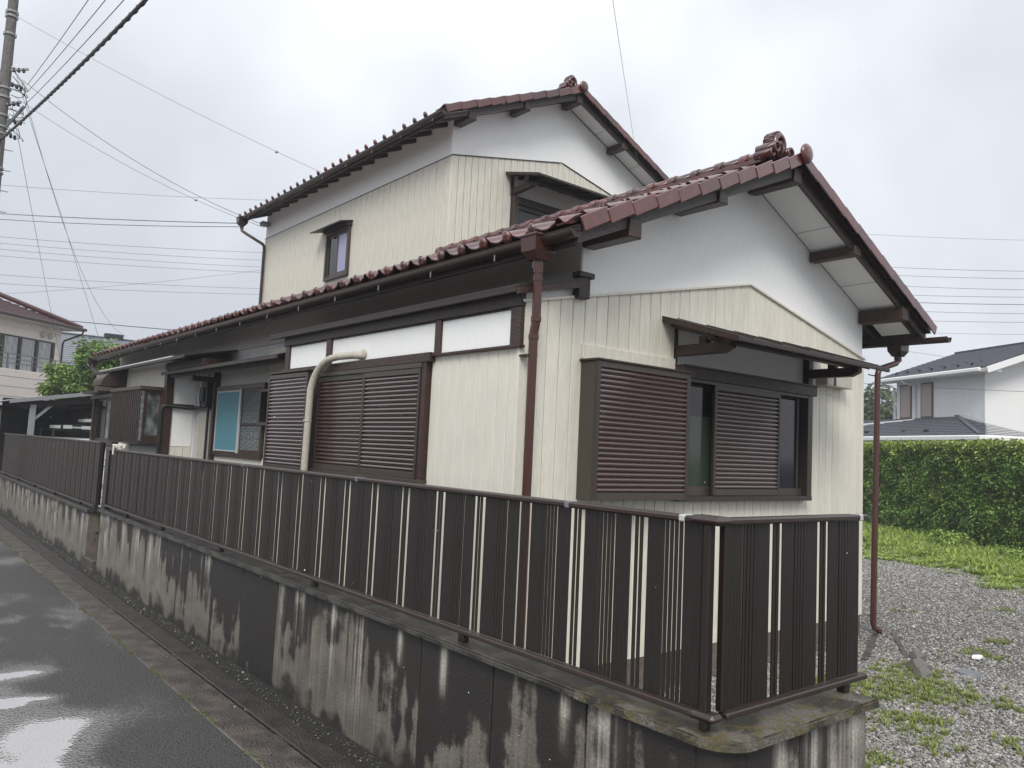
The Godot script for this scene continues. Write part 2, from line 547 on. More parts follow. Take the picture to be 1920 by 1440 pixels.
	mat("gravel_bed", Color(0.80, 0.79, 0.785), 0.8, ImageTexture.create_from_image(Image.create_from_data(1024, 1024, false, Image.FORMAT_RGB8, gc)), Vector3(0.55, 0.55, 0.55), bump(512, 0.12, 303, 14.0, 2), 1.0)
	mat("earth", Color(0.34, 0.31, 0.25), 0.9, tone(512, 0.03, 305, 0.55, 1.0, 5), Vector3(0.5, 0.5, 0.5), speck, 0.8)
	mat("grass_soil", Color(0.42, 0.47, 0.25), 0.9, tone(512, 0.03, 306, 0.5, 1.0, 5), Vector3(0.7, 0.7, 0.7))
	mat("car_white", Color(0.86, 0.87, 0.88), 0.2)
	mat("neighbour_siding", Color(0.905, 0.868, 0.84), 0.6, soft, Vector3(0.5, 0.5, 0.5))
	mat("neighbour_white", Color(0.93, 0.935, 0.94), 0.6, tone(512, 0.02, 310, 0.90, 1.0), Vector3(0.4, 2.0, 0.4), bump(512, 0.035, 311, 14.0, 3), 0.7)
	mat("slate_grey", Color(0.335, 0.345, 0.38), 0.8, tone(512, 0.02, 312, 0.78, 1.0), Vector3(0.5, 0.5, 0.5))
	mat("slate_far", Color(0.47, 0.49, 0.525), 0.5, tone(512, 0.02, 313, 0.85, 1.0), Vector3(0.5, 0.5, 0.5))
	mat("house_blind", Color(0.62, 0.565, 0.54), 0.3)
	mat("curtain", Color(0.78, 0.79, 0.80), 0.8, tone(256, 0.02, 314, 0.6, 1.0), Vector3(4, 0.3, 4))
	mat("shed_dark", Color(0.13, 0.115, 0.11), 0.8)
	mat("polycarbonate", Color(0.70, 0.735, 0.77), 0.3)

# ---------------------------------------------------------------- ground
func sheet(called: String, pts: PackedVector3Array, m: Material, uv := Rect2()) -> MeshInstance3D:
	var s := begin()
	for k in range(1, pts.size() - 1):
		for p: Vector3 in [pts[0], pts[k + 1], pts[k]]:
			if uv.size.x > 0.0:
				s.set_uv(Vector2((p.x - uv.position.x) / uv.size.x, (p.z - uv.position.y) / uv.size.y))
			s.add_vertex(p)
	s.generate_normals()
	if uv.size.x > 0.0:
		s.generate_tangents()
	return part(called, s.commit(), m, self)

func make_ground() -> void:
	struct(sheet("ground", PackedVector3Array([Vector3(-150, -0.16, 60), Vector3(180, -0.16, 60), Vector3(180, -0.16, -220), Vector3(-150, -0.16, -220)]), mats.earth))
	# the lot behind the wall lies a little lower than the road
	struct(sheet("gravel_lot", PackedVector3Array([Vector3(-1.75, -0.12, 30), Vector3(60, -0.12, 30), Vector3(60, -0.12, -16), Vector3(-1.75, -0.12, -16)]), mats.gravel_bed))
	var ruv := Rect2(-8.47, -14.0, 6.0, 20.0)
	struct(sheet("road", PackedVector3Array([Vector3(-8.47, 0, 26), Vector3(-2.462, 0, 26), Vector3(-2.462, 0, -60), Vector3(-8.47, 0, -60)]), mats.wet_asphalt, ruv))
	struct(sheet("far_ground", PackedVector3Array([Vector3(-120, -0.02, 40), Vector3(-8.5, -0.02, 40), Vector3(-8.5, -0.02, -200), Vector3(-120, -0.02, -200)]), mats.earth))
	# drain channel: rows of lids with a slot between them
	var dr := Node3D.new()
	dr.name = "drain_channel"
	add_child(dr, true)
	struct(dr)
	bc("channel_base", dr, Vector3(-2.46, -0.14, 8), Vector3(-1.9, -0.035, -40), mats.dirt_strip, 0.0)
	var outer := box_mesh(Vector3(0.238, 0.06, 2.092), 0.008)
	var inner := box_mesh(Vector3(0.165, 0.06, 2.092), 0.008)
	var bridge := box_mesh(Vector3(0.016, 0.05, 0.16), 0.002)
	for k in 19:
		var z := 4.03 - 2.1 * k - 1.05 + 0.09
		var tilt := Basis.from_euler(Vector3(rng.randf_range(-0.001, 0.001), 0, rng.randf_range(-0.006, 0.006)))
		part("slab", outer, mats.drain_slab, dr, Vector3(-2.338, -0.027 + rng.randf_range(-0.002, 0.002), z), tilt)
		part("slab", inner, mats.drain_slab_b, dr, Vector3(-2.121, -0.027 + rng.randf_range(-0.002, 0.002), z), tilt)
		part("slot_bridge", bridge, mats.drain_slab_b, dr, Vector3(-2.2115, -0.028, z + 1.05), Basis.IDENTITY)
	struct(sheet("gutter_strip", PackedVector3Array([Vector3(-2.04, -0.012, 8), Vector3(-1.86, 0.006, 8), Vector3(-1.86, 0.006, -40), Vector3(-2.04, -0.012, -40)]), mats.dirt_strip))
	# grit swept against the foot of the wall, and moss along the edge of the asphalt
	var stone := pebble(3)
	var xfs := []
	var cols := PackedColorArray()
	for i in 2400:
		var z := rng.randf_range(-16, 3.2)
		var x := -2.05 + 0.15 * pow(rng.randf(), 0.7) + (rng.randf_range(-0.35, 0) if rng.randf() < 0.10 else 0.0)
		var sc := rng.randf_range(0.003, 0.007) * (1.5 if rng.randf() < 0.07 else 1.0)
		var y := 0.006 if x < -2.04 else 0.0
		xfs.append(Transform3D(Basis.from_euler(Vector3(rng.randf() * TAU, rng.randf() * TAU, 0)).scaled(Vector3.ONE * sc), Vector3(x, y, z)))
		var g := rng.randf_range(0.02, 0.13) if rng.randf() < 0.9 else rng.randf_range(0.2, 0.5)
		cols.append(Color(g, g * 0.97, g * 0.9))
	stuff(many("grit", stone, mats.stone_tint, xfs, self, cols))
	tag(get_node("grit"), "loose pale grit swept along the foot of the stained wall", "grit")
	var moss := leaf_tuft(5, 0.012, 0.03, 77)
	xfs = []
	cols = PackedColorArray()
	var mn := noise(1.3, 9, 2)
	for i in 2600:
		var z := rng.randf_range(-14, 2.6)
		if mn.get_noise_1d(z) < -0.05 + 0.15 * rng.randf():
			continue
		xfs.append(Transform3D(Basis(Vector3.UP, rng.randf() * TAU).scaled(Vector3.ONE * rng.randf_range(0.2, 0.5)), Vector3(-2.462 + rng.randfn(0, 0.010), -0.003, z)))
		var k := rng.randf_range(0.6, 1.2)
		cols.append(Color(0.13 * k, 0.15 * k, 0.06 * k))
	stuff(many("moss", moss, mats.leaf_green, xfs, self, cols))
	tag(get_node("moss"), "thin line of moss between the asphalt and the drain lids", "moss")

func pebble(seed_: int) -> ArrayMesh:
	var r := RandomNumberGenerator.new()
	r.seed = seed_
	var t := (1.0 + sqrt(5.0)) / 2.0
	var v := [Vector3(-1, t, 0), Vector3(1, t, 0), Vector3(-1, -t, 0), Vector3(1, -t, 0), Vector3(0, -1, t), Vector3(0, 1, t), Vector3(0, -1, -t), Vector3(0, 1, -t), Vector3(t, 0, -1), Vector3(t, 0, 1), Vector3(-t, 0, -1), Vector3(-t, 0, 1)]
	for i in 12:
		v[i] = v[i].normalized() * r.randf_range(0.72, 1.15) * Vector3(1.15, 0.68, 0.95)
	var f := [0, 11, 5, 0, 5, 1, 0, 1, 7, 0, 7, 10, 0, 10, 11, 1, 5, 9, 5, 11, 4, 11, 10, 2, 10, 7, 6, 7, 1, 8, 3, 9, 4, 3, 4, 2, 3, 2, 6, 3, 6, 8, 3, 8, 9, 4, 9, 5, 2, 4, 11, 6, 2, 10, 8, 6, 7, 9, 8, 1]
	var s := begin()
	for i in range(0, 60, 3):
		tri(s, v[f[i]], v[f[i + 1]], v[f[i + 2]])
	return done(s)

# a tuft of narrow blades
func leaf_tuft(n: int, w: float, h: float, seed_: int) -> ArrayMesh:
	var r := RandomNumberGenerator.new()
	r.seed = seed_
	var s := begin()
	for i in n:
		var a := r.randf() * TAU
		var lean := r.randf_range(0.15, 0.9)
		var hh := h * r.randf_range(0.5, 1.1)
		var d := Vector3(cos(a), 0, sin(a))
		var c := Vector3(-sin(a), 0, cos(a)) * w * 0.5
		var o := d * r.randf_range(0, w * 2.5)
		var m := o + d * lean * hh * 0.35 + Vector3(0, hh * 0.6, 0)
		var e := o + d * lean * hh + Vector3(0, hh * (1.0 - 0.25 * lean), 0)
		quad(s, o - c, o + c, m + c * 0.8, m - c * 0.8)
		tri(s, m - c * 0.8, m + c * 0.8, e)
	return done(s)

# one folded leaf, its stem at the origin, pointing along +x
func leaf(l: float, w: float) -> ArrayMesh:
	var s := begin()
	var a := Vector3.ZERO
	var t := Vector3(l, -0.12 * l, 0)
	for k: float in [-1.0, 1.0]:
		var b := Vector3(l * 0.35, 0.16 * w, k * w * 0.5)
		var c := Vector3(l * 0.72, 0.06 * w, k * w * 0.36)
		tri(s, a, b, c)
		tri(s, a, c, t)
	return done(s)

# ---------------------------------------------------------------- house
# a board of the siding: its back at z = 0, lower end at y0, slanted upper end, edges chamfered
func board(w: float, y0: float, ya: float, yb: float, g := 0.0032, d := 0.014) -> ArrayMesh:
	var key := "board %.4f %.4f %.4f %.4f %.4f" % [w, y0, ya, yb, g]
	if box_cache.has(key):
		return box_cache[key]
	var s := begin()
	var c := 0.0035
	var x := [g, g, g + c, w - g - c, w - g, w - g]
	var z := [0.0, d - c, d, d, d - c, 0.0]
	for i in 5:
		var t0: float = x[i] / w
		var t1: float = x[i + 1] / w
		var top0 := lerpf(ya, yb, t0)
		var top1 := lerpf(ya, yb, t1)
		quad(s, Vector3(x[i], y0, z[i]), Vector3(x[i + 1], y0, z[i + 1]), Vector3(x[i + 1], top1, z[i + 1]), Vector3(x[i], top0, z[i]))
		tri(s, Vector3(x[i], top0, z[i]), Vector3(x[i + 1], top1, z[i + 1]), Vector3(w * 0.5, (top0 + top1) * 0.5, 0))
		tri(s, Vector3(x[i + 1], y0, z[i + 1]), Vector3(x[i], y0, z[i]), Vector3(w * 0.5, y0, 0))
	box_cache[key] = done(s)
	return box_cache[key]

# sloping bar between two points in a wall plane, square section
func bar(called: String, parent: Node, a: Vector3, b: Vector3, w: float, t: float, m: Material) -> MeshInstance3D:
	var d := (b - a).normalized()
	var up := Vector3.UP if absf(d.y) < 0.95 else Vector3.RIGHT
	var side := d.cross(up).normalized()
	var bs := Basis(d, side.cross(d), side)
	return part(called, box_mesh(Vector3(a.distance_to(b), w, t), 0.003), m, parent, (a + b) * 0.5, bs)

func siding_top(x0: float, w: float, y: float, x: float) -> float:
	return y + 0.2136 * (x - x0 if x < x0 + w / 2 else x0 + w - x)

const PITCH := 0.301
const SLOPE := 0.44

func tile_profile(x: float) -> float:
	if x < 0.095:
		return 0.026 + 0.042 * sin(PI * x / 0.095)
	var t := (x - 0.095) / (PITCH - 0.095)
	return 0.026 - 0.026 * sin(PI * minf(t * 1.05, 1.0)) + 0.006 * t

func tile_mesh(kind: String) -> ArrayMesh:
	var s := begin()
	var xs := [0.0, 0.014, 0.032, 0.048, 0.064, 0.082, 0.095, 0.125, 0.16, 0.2, 0.24, 0.275, 0.31]
	if kind == "verge" or kind == "verge_mirrored":
		xs = [0.0, 0.05, 0.12, 0.2, 0.235, 0.25]
	var l := 0.315
	var lift := 0.024
	var low: Array[Vector3] = []
	var high: Array[Vector3] = []
	for x: float in xs:
		var y := tile_profile(x)
		if kind.begins_with("verge"):
			y = 0.02 + 0.022 * smoothstep(0.12, 0.22, x)
		var xx := 0.25 - x if kind == "verge_mirrored" else x
		high.append(Vector3(xx, y, 0))
		low.append(Vector3(xx, y + lift, l))
	var th := Vector3(0, 0.014, 0)
	s.set_smooth_group(1)
	for i in xs.size() - 1:
		if kind == "verge_mirrored":
			quad(s, high[i + 1], high[i], low[i], low[i + 1])
		else:
			quad(s, high[i], high[i + 1], low[i + 1], low[i])
	s.set_smooth_group(-1)
	for i in xs.size() - 1:
		var a := low[i] - th
		var b := low[i + 1] - th
		if kind == "eave":
			var x0: float = xs[i]
			var x1: float = xs[i + 1]
			a = low[i] - Vector3(0, 0.05, 0)
			b = low[i + 1] - Vector3(0, 0.05, 0)
			if x0 < 0.095:
				a.y = minf(a.y, 0.0)
			if x1 < 0.095:
				b.y = minf(b.y, 0.0)
		if kind == "verge_mirrored":
			quad(s, b, a, low[i], low[i + 1])
		else:
			quad(s, a, b, low[i + 1], low[i])
	if kind == "eave":
		var k := SphereMesh.new()
		k.radius = 0.5
		k.height = 1.0
		k.radial_segments = 12
		k.rings = 6
		s.set_smooth_group(1)
		s.append_from(k, 0, Transform3D(Basis.from_scale(Vector3(0.088, 0.105, 0.055)), Vector3(0.047, 0.043 + lift - 0.018, l + 0.004)))
	if kind.begins_with("verge"):
		var xo := 0.0 if kind == "verge_mirrored" else 0.25
		var sk := Vector3(0.016, 0.110, l - 0.012)
		add_bevel(s, sk, 0.006, Transform3D(Basis.from_euler(Vector3(atan2(lift * 0.9, l), (0.022 if xo > 0.1 else -0.022), 0)), Vector3(xo, 0.041 + lift * 0.5 - sk.y * 0.5 + 0.008, l * 0.5 + 0.006)))
	return done(s)

var field_xfs := []      # tiles past the limit, joined into one part at the end
var tile_count := 0

func pitched_roof(h: Node3D, called: String, x0: float, w: float, deck0: float, zf: float, zb: float, zwall: float, ov: float, right_zb: float, courses: int, single_columns: int) -> Node3D:
	var rf := Node3D.new()
	rf.name = called
	h.add_child(rf, true)
	var th := atan(SLOPE)
	var c := cos(th)
	var sn := sin(th)
	var xr := x0 + w * 0.5
	var ridge_y := deck0 + SLOPE * w * 0.5
	var rake := (w * 0.5 + ov) / c
	var step := rake / courses
	var tiles := {}
	for k in ["field", "eave", "verge", "verge_mirrored"]:
		tiles[k] = tile_mesh(k)
	var tm := [mats.tile_0, mats.tile_1, mats.tile_2, mats.tile_3, mats.tile_4]
	for side in [-1.0, 1.0]:
		var D := Vector3(side * c, -sn, 0)
		var N := Vector3(side * sn, c, 0)
		var X := N.cross(D)
		var bs := Basis(X, N, D)
		var eave := Vector3(xr + side * (w * 0.5 + ov), deck0 - SLOPE * ov, 0)
		var z_end := zb if side < 0 else right_zb
		var cols := int((zf - 0.25 - z_end) / PITCH)
		for r in courses:
			# lower end of course r, counted from the eave
			var o := eave - D * (r * step)
			var up := o - D * 0.315
			var vz := zf - 0.25 if side < 0 else zf
			var jig := Basis.from_euler(Vector3(0, rng.randf_range(-0.008, 0.008), rng.randf_range(-0.01, 0.01)))
			part("roof_tile", tiles["verge" if side < 0 else "verge_mirrored"], tm[rng.randi() % 5], rf, Vector3(up.x, up.y, vz), bs * jig)
			tile_count += 1
			for k in cols:
				var z := zf - 0.25 - (k + 1) * PITCH
				if side > 0:
					z += PITCH
				var jx := Transform3D(bs * Basis.from_euler(Vector3(rng.randf_range(-0.006, 0.006), rng.randf_range(-0.006, 0.006), rng.randf_range(-0.008, 0.008))), Vector3(up.x, up.y, z) + N * rng.randf_range(0, 0.004))
				if r == 0 and side < 0:
					part("roof_tile", tiles["eave"], tm[rng.randi() % 5], rf, jx.origin, jx.basis)
					tile_count += 1
				elif side < 0 and k < single_columns:
					part("roof_tile", tiles["field"], tm[rng.randi() % 5], rf, jx.origin, jx.basis)
					tile_count += 1
				elif not (side > 0 and r == 0):
					field_xfs.append(jx)
				else:
					field_xfs.append(jx)
		# deck under the tiles, down to the eave
		var e := Vector2(eave.x - side * 0.03, eave.y + SLOPE * 0.03)
		var top := Vector2(xr, ridge_y)
		var dk := prism(PackedVector2Array([e, top, top - Vector2(0, 0.045), e - Vector2(0, 0.045)]), zf - 0.04 - z_end)
		part("roof_deck", dk, mats.dark_wood, rf, Vector3(0, 0, z_end))
		# white boarding under the verge
		var q := Vector2(eave.x - side * 0.10, eave.y + SLOPE * 0.10 - 0.05)
		var t2 := top - Vector2(0, 0.05)
		part("verge_soffit", prism(PackedVector2Array([q, t2, t2 - Vector2(0, 0.02), q - Vector2(0, 0.02)]), zf - 0.14 - zwall), mats.white_plaster, rf, Vector3(0, 0, zwall + 0.001))
		for k in [0.36, 0.70]:
			var jp := q.lerp(t2, k) - Vector2(0, 0.0215)
			bx("soffit_joint", rf, Vector3(0.005, 0.002, zf - 0.16 - zwall), Vector3(jp.x, jp.y, (zf - 0.14 + zwall) * 0.5), mats.cable_far, 0.0, Basis(Vector3.BACK, -side * th))
		# bargeboard
		var b0 := Vector2(eave.x - side * 0.05, eave.y + SLOPE * 0.05 - 0.02)
		var t3 := top - Vector2(0, 0.02)
		part("bargeboard", prism(PackedVector2Array([b0, t3, t3 - Vector2(0, 0.125 if side < 0 else 0.15), b0 - Vector2(0, 0.115)]), 0.03), mats.weathered_wood if side < 0 else mats.dark_wood, rf, Vector3(0, 0, zf - 0.115))
	# ridge: two flat courses and the round caps
	var noshi := box_mesh(Vector3(0.20, 0.028, 0.298), 0.006)
	var cap := tube(PackedVector3Array([Vector3(0, 0, 0), Vector3(0, 0, 0.30)]), 0.068, 14)
	var cs := begin()
	cs.set_smooth_group(1)
	add_tube(cs, PackedVector3Array([Vector3(0, 0, 0), Vector3(0, 0, 0.30)]), 0.066, 14)
	add_tube(cs, PackedVector3Array([Vector3(0, 0, -0.012), Vector3(0, 0, 0.0), Vector3(0, 0, 0.055), Vector3(0, 0, 0.07)]), 0.079, 14)
	cap = done(cs)
	var z := zf - 0.36
	while z > zb + 0.3 and z > right_zb:
		part("ridge_tile", noshi, tm[rng.randi() % 5], rf, Vector3(xr, ridge_y + 0.062, z - 0.15))
		part("ridge_tile", box_mesh(Vector3(0.17, 0.028, 0.298), 0.006), tm[rng.randi() % 5], rf, Vector3(xr, ridge_y + 0.091, z - 0.15))
		part("ridge_cap", cap, tm[rng.randi() % 5], rf, Vector3(xr, ridge_y + 0.125, z - 0.30))
		z -= 0.30
	# round end tile over the verge
	var es := begin()
	es.set_smooth_group(1)
	add_tube(es, PackedVector3Array([Vector3(0, 0, 0), Vector3(0, 0, 0.36)]), 0.072, 16)
	add_tube(es, PackedVector3Array([Vector3(0, 0, 0.325), Vector3(0, 0, 0.335), Vector3(0, 0, 0.365), Vector3(0, 0, 0.385)]), 0.098, 18)
	var dome := SphereMesh.new()
	dome.radius = 0.5
	dome.height = 1.0
	dome.radial_segments = 18
	dome.rings = 8
	es.append_from(dome, 0, Transform3D(Basis.from_scale(Vector3(0.19, 0.19, 0.075)), Vector3(0, 0, 0.385)))
	part("ridge_end_tile", done(es), mats.tile_0, rf, Vector3(xr, ridge_y + 0.045, zf - 0.36))
	# ornament of scrolls at the end of the ridge
	var og := begin()
	og.set_smooth_group(1)
	var arch := PackedVector3Array()
	for i in 15:
		var a := lerpf(-0.25 * PI, 1.25 * PI, i / 14.0)
		arch.append(Vector3(cos(a) * 0.085, 0.165 + sin(a) * 0.10, 0.10))
	add_tube(og, arch, 0.034, 10)
	add_bevel(og, Vector3(0.17, 0.24, 0.10), 0.03, Transform3D(Basis.IDENTITY, Vector3(0, 0.12, 0.04)))
	for i in 9:
		var a := lerpf(0.0, PI, i / 8.0)
		add_bevel(og, Vector3(0.062, 0.062, 0.17), 0.02, Transform3D(Basis(Vector3.BACK, a), Vector3(cos(a) * 0.09, 0.175 + sin(a) * 0.11, 0.035)))
	for sx in [-1.0, 1.0]:
		for q in [[0.135, 0.10, 0.062, 0.24], [0.185, 0.035, 0.045, 0.22]]:
			add_tube(og, PackedVector3Array([Vector3(sx * q[0], q[1], -0.08), Vector3(sx * q[0], q[1], -0.08 + q[3])]), q[2], 14)
			var ring := PackedVector3Array()
			for i in 13:
				var a := TAU * i / 12.0
				ring.append(Vector3(sx * q[0] + cos(a) * q[2] * 0.8, q[1] + sin(a) * q[2] * 0.8, -0.08 + q[3]))
			add_tube(og, ring, 0.016, 8)
		add_tube(og, PackedVector3Array([Vector3(sx * 0.03, 0.04, 0.10), Vector3(sx * 0.045, 0.10, 0.115), Vector3(sx * 0.03, 0.17, 0.115), Vector3(0, 0.2, 0.11)]), 0.018, 8)
	part("ridge_ornament", done(og), mats.tile_1, rf, Vector3(xr, ridge_y + 0.055, zf - 0.35), Basis.from_scale(Vector3(0.88, 0.92, 0.85)))
	return rf

func half_gutter(r: float, l: float) -> ArrayMesh:
	var poly := PackedVector2Array()
	for i in 11:
		var a := PI + PI * i / 10.0
		poly.append(Vector2(cos(a), sin(a)) * r)
	poly.append(Vector2(r, 0.012)); poly.append(Vector2(r - 0.006, 0.012))
	for i in 11:
		var a := TAU - PI * i / 10.0
		poly.append(Vector2(cos(a), sin(a)) * (r - 0.005))
	poly.append(Vector2(-r - 0.004, 0.012))
	return prism(poly, l)

func hopper_mesh() -> ArrayMesh:
	var s := begin()
	var t := 0.1
	var b := 0.062
	var y := [0.085, -0.03, -0.09]
	var w := [[0.105, 0.085], [0.098, 0.08], [0.05, 0.05]]
	for i in 2:
		for k in 4:
			var q := [[-1, 1], [1, 1], [1, -1], [-1, -1]]
			var p: Array = q[k]
			var n: Array = q[(k + 1) % 4]
			quad(s, Vector3(p[0] * w[i + 1][0], y[i + 1], p[1] * w[i + 1][1]), Vector3(n[0] * w[i + 1][0], y[i + 1], n[1] * w[i + 1][1]), Vector3(n[0] * w[i][0], y[i], n[1] * w[i][1]), Vector3(p[0] * w[i][0], y[i], p[1] * w[i][1]))
	add_bevel(s, Vector3(0.225, 0.02, 0.185), 0.004, Transform3D(Basis.IDENTITY, Vector3(0, 0.085, 0)))
	add_tube(s, PackedVector3Array([Vector3(0, -0.09, 0), Vector3(0, -0.15, 0)]), 0.042, 12)
	return done(s)

# a louvred shutter leaf: local x along the wall, front towards +z, origin at its lower left corner
func shutter(called: String, parent: Node, at: Vector3, w: float, hgt: float, bs: Basis) -> Node3D:
	var n := Node3D.new()
	n.name = called
	n.transform = Transform3D(bs, at)
	parent.add_child(n, true)
	var st := 0.035
	bc("backing", n, Vector3(0.01, 0.01, 0.001), Vector3(w - 0.01, hgt - 0.01, 0.010), mats.bronze_frame, 0.0)
	bc("stile", n, Vector3(0, 0, 0), Vector3(st, hgt, 0.034), mats.bronze_frame, 0.003)
	bc("stile", n, Vector3(w - st, 0, 0), Vector3(w, hgt, 0.034), mats.bronze_frame, 0.003)
	bc("rail", n, Vector3(st, 0, 0), Vector3(w - st, 0.06, 0.033), mats.bronze_frame_b, 0.003)
	bc("rail", n, Vector3(st, hgt - 0.05, 0), Vector3(w - st, hgt, 0.033), mats.bronze_frame_b, 0.003)
	var count := int((hgt - 0.115) / 0.0395)
	var pitch := (hgt - 0.113) / count
	var sl := begin()
	sl.set_smooth_group(1)
	var prof := [Vector2(-0.0205, 0.014), Vector2(-0.0165, 0.0225), Vector2(-0.010, 0.0285), Vector2(-0.002, 0.0305), Vector2(0.006, 0.0275), Vector2(0.012, 0.0215), Vector2(0.0165, 0.013), Vector2(0.018, 0.004)]
	for i in prof.size() - 1:
		var p: Vector2 = prof[i]
		var q: Vector2 = prof[i + 1]
		quad(sl, Vector3(0, p.x, p.y), Vector3(w - 2 * st, p.x, p.y), Vector3(w - 2 * st, q.x, q.y), Vector3(0, q.x, q.y))
	var slat := done(sl)
	for i in count:
		part("shutter_slat", slat, mats.shutter_slat, n, Vector3(st, 0.062 + pitch * (i + 0.5), 0))
	return n

func grp(called: String, parent: Node) -> Node3D:
	var n := Node3D.new()
	n.name = called
	parent.add_child(n, true)
	return n

func make_house() -> void:
	var h := thing("house", "two storey house with cream vertical siding, white gables and dark red tiled roofs", "house")
	var W := 4.55
	# ---- ground floor walls
	var gw := part("gable_wall", prism(PackedVector2Array([Vector2(0, -0.14), Vector2(W, -0.14), Vector2(W, 3.52), Vector2(W / 2, 4.52), Vector2(0, 3.52)]), 0.14), mats.white_plaster, h, Vector3(0, 0, -0.155))
	bc("foundation", gw, Vector3(-0.57, -0.15, -0.14 + 0.155), Vector3(W - 0.01, 0.095, -0.006 + 0.155), mats.foundation, 0.0)
	gw.get_node("foundation").position.z = -0.0715 + 0.155 - 0.0
	var off := Vector3(0, 0, 0.1425)
	part("felt", prism(PackedVector2Array([Vector2(-0.575, 0.1), Vector2(W - 0.01, 0.1), Vector2(W - 0.01, 1.40), Vector2(1.15, 1.40), Vector2(1.15, 2.95), Vector2(-0.575, 2.83)]), 0.0015), mats.felt, gw, Vector3(0, 0, 0.1402))
	part("felt", prism(PackedVector2Array([Vector2(3.36, 1.41), Vector2(W - 0.01, 1.41), Vector2(W - 0.01, 2.96), Vector2(W / 2, 3.45), Vector2(-0.0, 2.96), Vector2(1.16, 2.96), Vector2(3.36, 2.96)]), 0.0014), mats.felt, gw, Vector3(0, 0, 0.1402))
	var xj := -0.594
	for k in 39:
		var pitch := 0.1304 if k < 22 else 0.1338
		var x1 := xj + pitch
		var ta: float = siding_top(0.0, 4.55, 2.978, xj)
		var tb: float = siding_top(0.0, 4.55, 2.978, x1)
		var bm = [mats.beige_paint, mats.beige_paint_b][0 if rng.randf() < 0.6 else 1]
		var low := 0.098
		if xj > 1.12 and x1 < 3.38:
			part("siding_board", board(pitch, low, 1.40, 1.40), bm, gw, off + Vector3(xj, 0, rng.randf_range(-0.0012, 0.0012)))
			low = 2.945
		if tb > low and ta > low:
			part("siding_board", board(pitch, low, ta, tb), bm, gw, off + Vector3(xj, 0, rng.randf_range(-0.0012, 0.0012)))
		xj = x1
	bar("siding_trim", gw, Vector3(-0.6, siding_top(0.0, 4.55, 2.978, -0.6) + 0.008, 0.166), Vector3(W / 2, siding_top(0.0, 4.55, 2.978, W / 2) + 0.008, 0.166), 0.022, 0.026, mats.beige_paint)
	bar("siding_trim", gw, Vector3(W / 2, siding_top(0.0, 4.55, 2.978, W / 2) + 0.008, 0.166), Vector3(W + 0.02, siding_top(0.0, 4.55, 2.978, W) + 0.006, 0.166), 0.022, 0.026, mats.beige_paint)
	bc("corner_trim", gw, Vector3(W - 0.03, 0.1, 0.142), Vector3(W + 0.012, 2.97, 0.160), mats.beige_paint, 0.003)
	# long side
	var sw := bc("side_wall", h, Vector3(0.012, -0.14, -0.16), Vector3(0.15, 3.5, -14.6), mats.old_plaster, 0.0)
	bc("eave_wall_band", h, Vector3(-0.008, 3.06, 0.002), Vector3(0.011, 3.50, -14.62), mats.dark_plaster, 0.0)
	bc("end_wall", h, Vector3(W - 0.15, -0.14, -0.16), Vector3(W - 0.004, 3.5, -5.2), mats.old_plaster, 0.0)
	# ---- projecting bay along the side, flush with the gable
	var bw := grp("side_bay", h)
	bc("bay_body", bw, Vector3(-0.578, -0.14, -0.16), Vector3(0.008, 2.93, -4.19), mats.white_plaster, 0.0)
	part("bay_gable", prism(PackedVector2Array([Vector2(-0.579, -0.1), Vector2(-0.002, -0.1), Vector2(-0.002, 3.09), Vector2(-0.579, 2.955)]), 0.14), mats.white_plaster, bw, Vector3(0, 0, -0.1555))
	var zj := 0.0
	var p0 := 0.132
	for k in 9:
		var p := 0.128
		part("siding_board", board(p, 0.098, 2.512, 2.512), mats.beige_rough, bw, Vector3(-0.580, 0, zj - p), LEFT)
		zj -= p
	for k in 23:
		part("siding_board", board(p0, 0.098, 1.44, 1.44), mats.beige_rough, bw, Vector3(-0.580, 0, zj - p0), LEFT)
		zj -= p0
	bc("corner_board", bw, Vector3(-0.604, 0.098, -0.03), Vector3(-0.588, 2.515, 0.004), mats.beige_rough, 0.004)
	bc("ledge", bw, Vector3(-0.635, 2.508, 0.03), Vector3(-0.57, 2.530, -1.17), mats.brown_wood)
	for q in [[0.012, -0.105], [-1.035, -1.12], [-3.05, -3.16], [-4.09, -4.2]]:
		bc("post", bw, Vector3(-0.612, 2.531, q[0]), Vector3(-0.57, 2.82, q[1]), mats.brown_wood)
	for q in [[-0.108, -1.032], [-1.123, -3.047], [-3.163, -4.087]]:
		bc("white_panel", bw, Vector3(-0.590, 2.50, q[0]), Vector3(-0.5785, 2.82, q[1]), mats.white_plaster, 0.0)
		bc("panel_bead", bw, Vector3(-0.596, 2.804, q[0]), Vector3(-0.579, 2.818, q[1]), mats.dark_wood, 0.0)
	bc("head_beam", bw, Vector3(-0.625, 2.82, 0.02), Vector3(-0.57, 2.955, -4.22), mats.dark_wood)
	bc("lintel", bw, Vector3(-0.655, 2.465, -1.115), Vector3(-0.579, 2.545, -4.2), mats.brown_wood)
	bc("window_jamb", bw, Vector3(-0.645, 1.43, -1.175), Vector3(-0.579, 2.465, -1.235), mats.brown_wood)
	bc("window_track", bw, Vector3(-0.655, 2.42, -1.235), Vector3(-0.580, 2.463, -3.30), mats.bronze_frame_b)
	bc("window_sill", bw, Vector3(-0.665, 1.425, -1.16), Vector3(-0.5795, 1.465, -3.30), mats.bronze_frame_b)
	bc("window_back", bw, Vector3(-0.60, 1.45, -1.237), Vector3(-0.5795, 2.42, -4.19), mats.bronze_frame, 0.0)
	shutter("shutter", h, Vector3(-0.617, 1.466, -2.255), 1.005, 0.953, LEFT)
	shutter("shutter", h, Vector3(-0.602, 1.466, -3.26), 1.02, 0.953, LEFT)
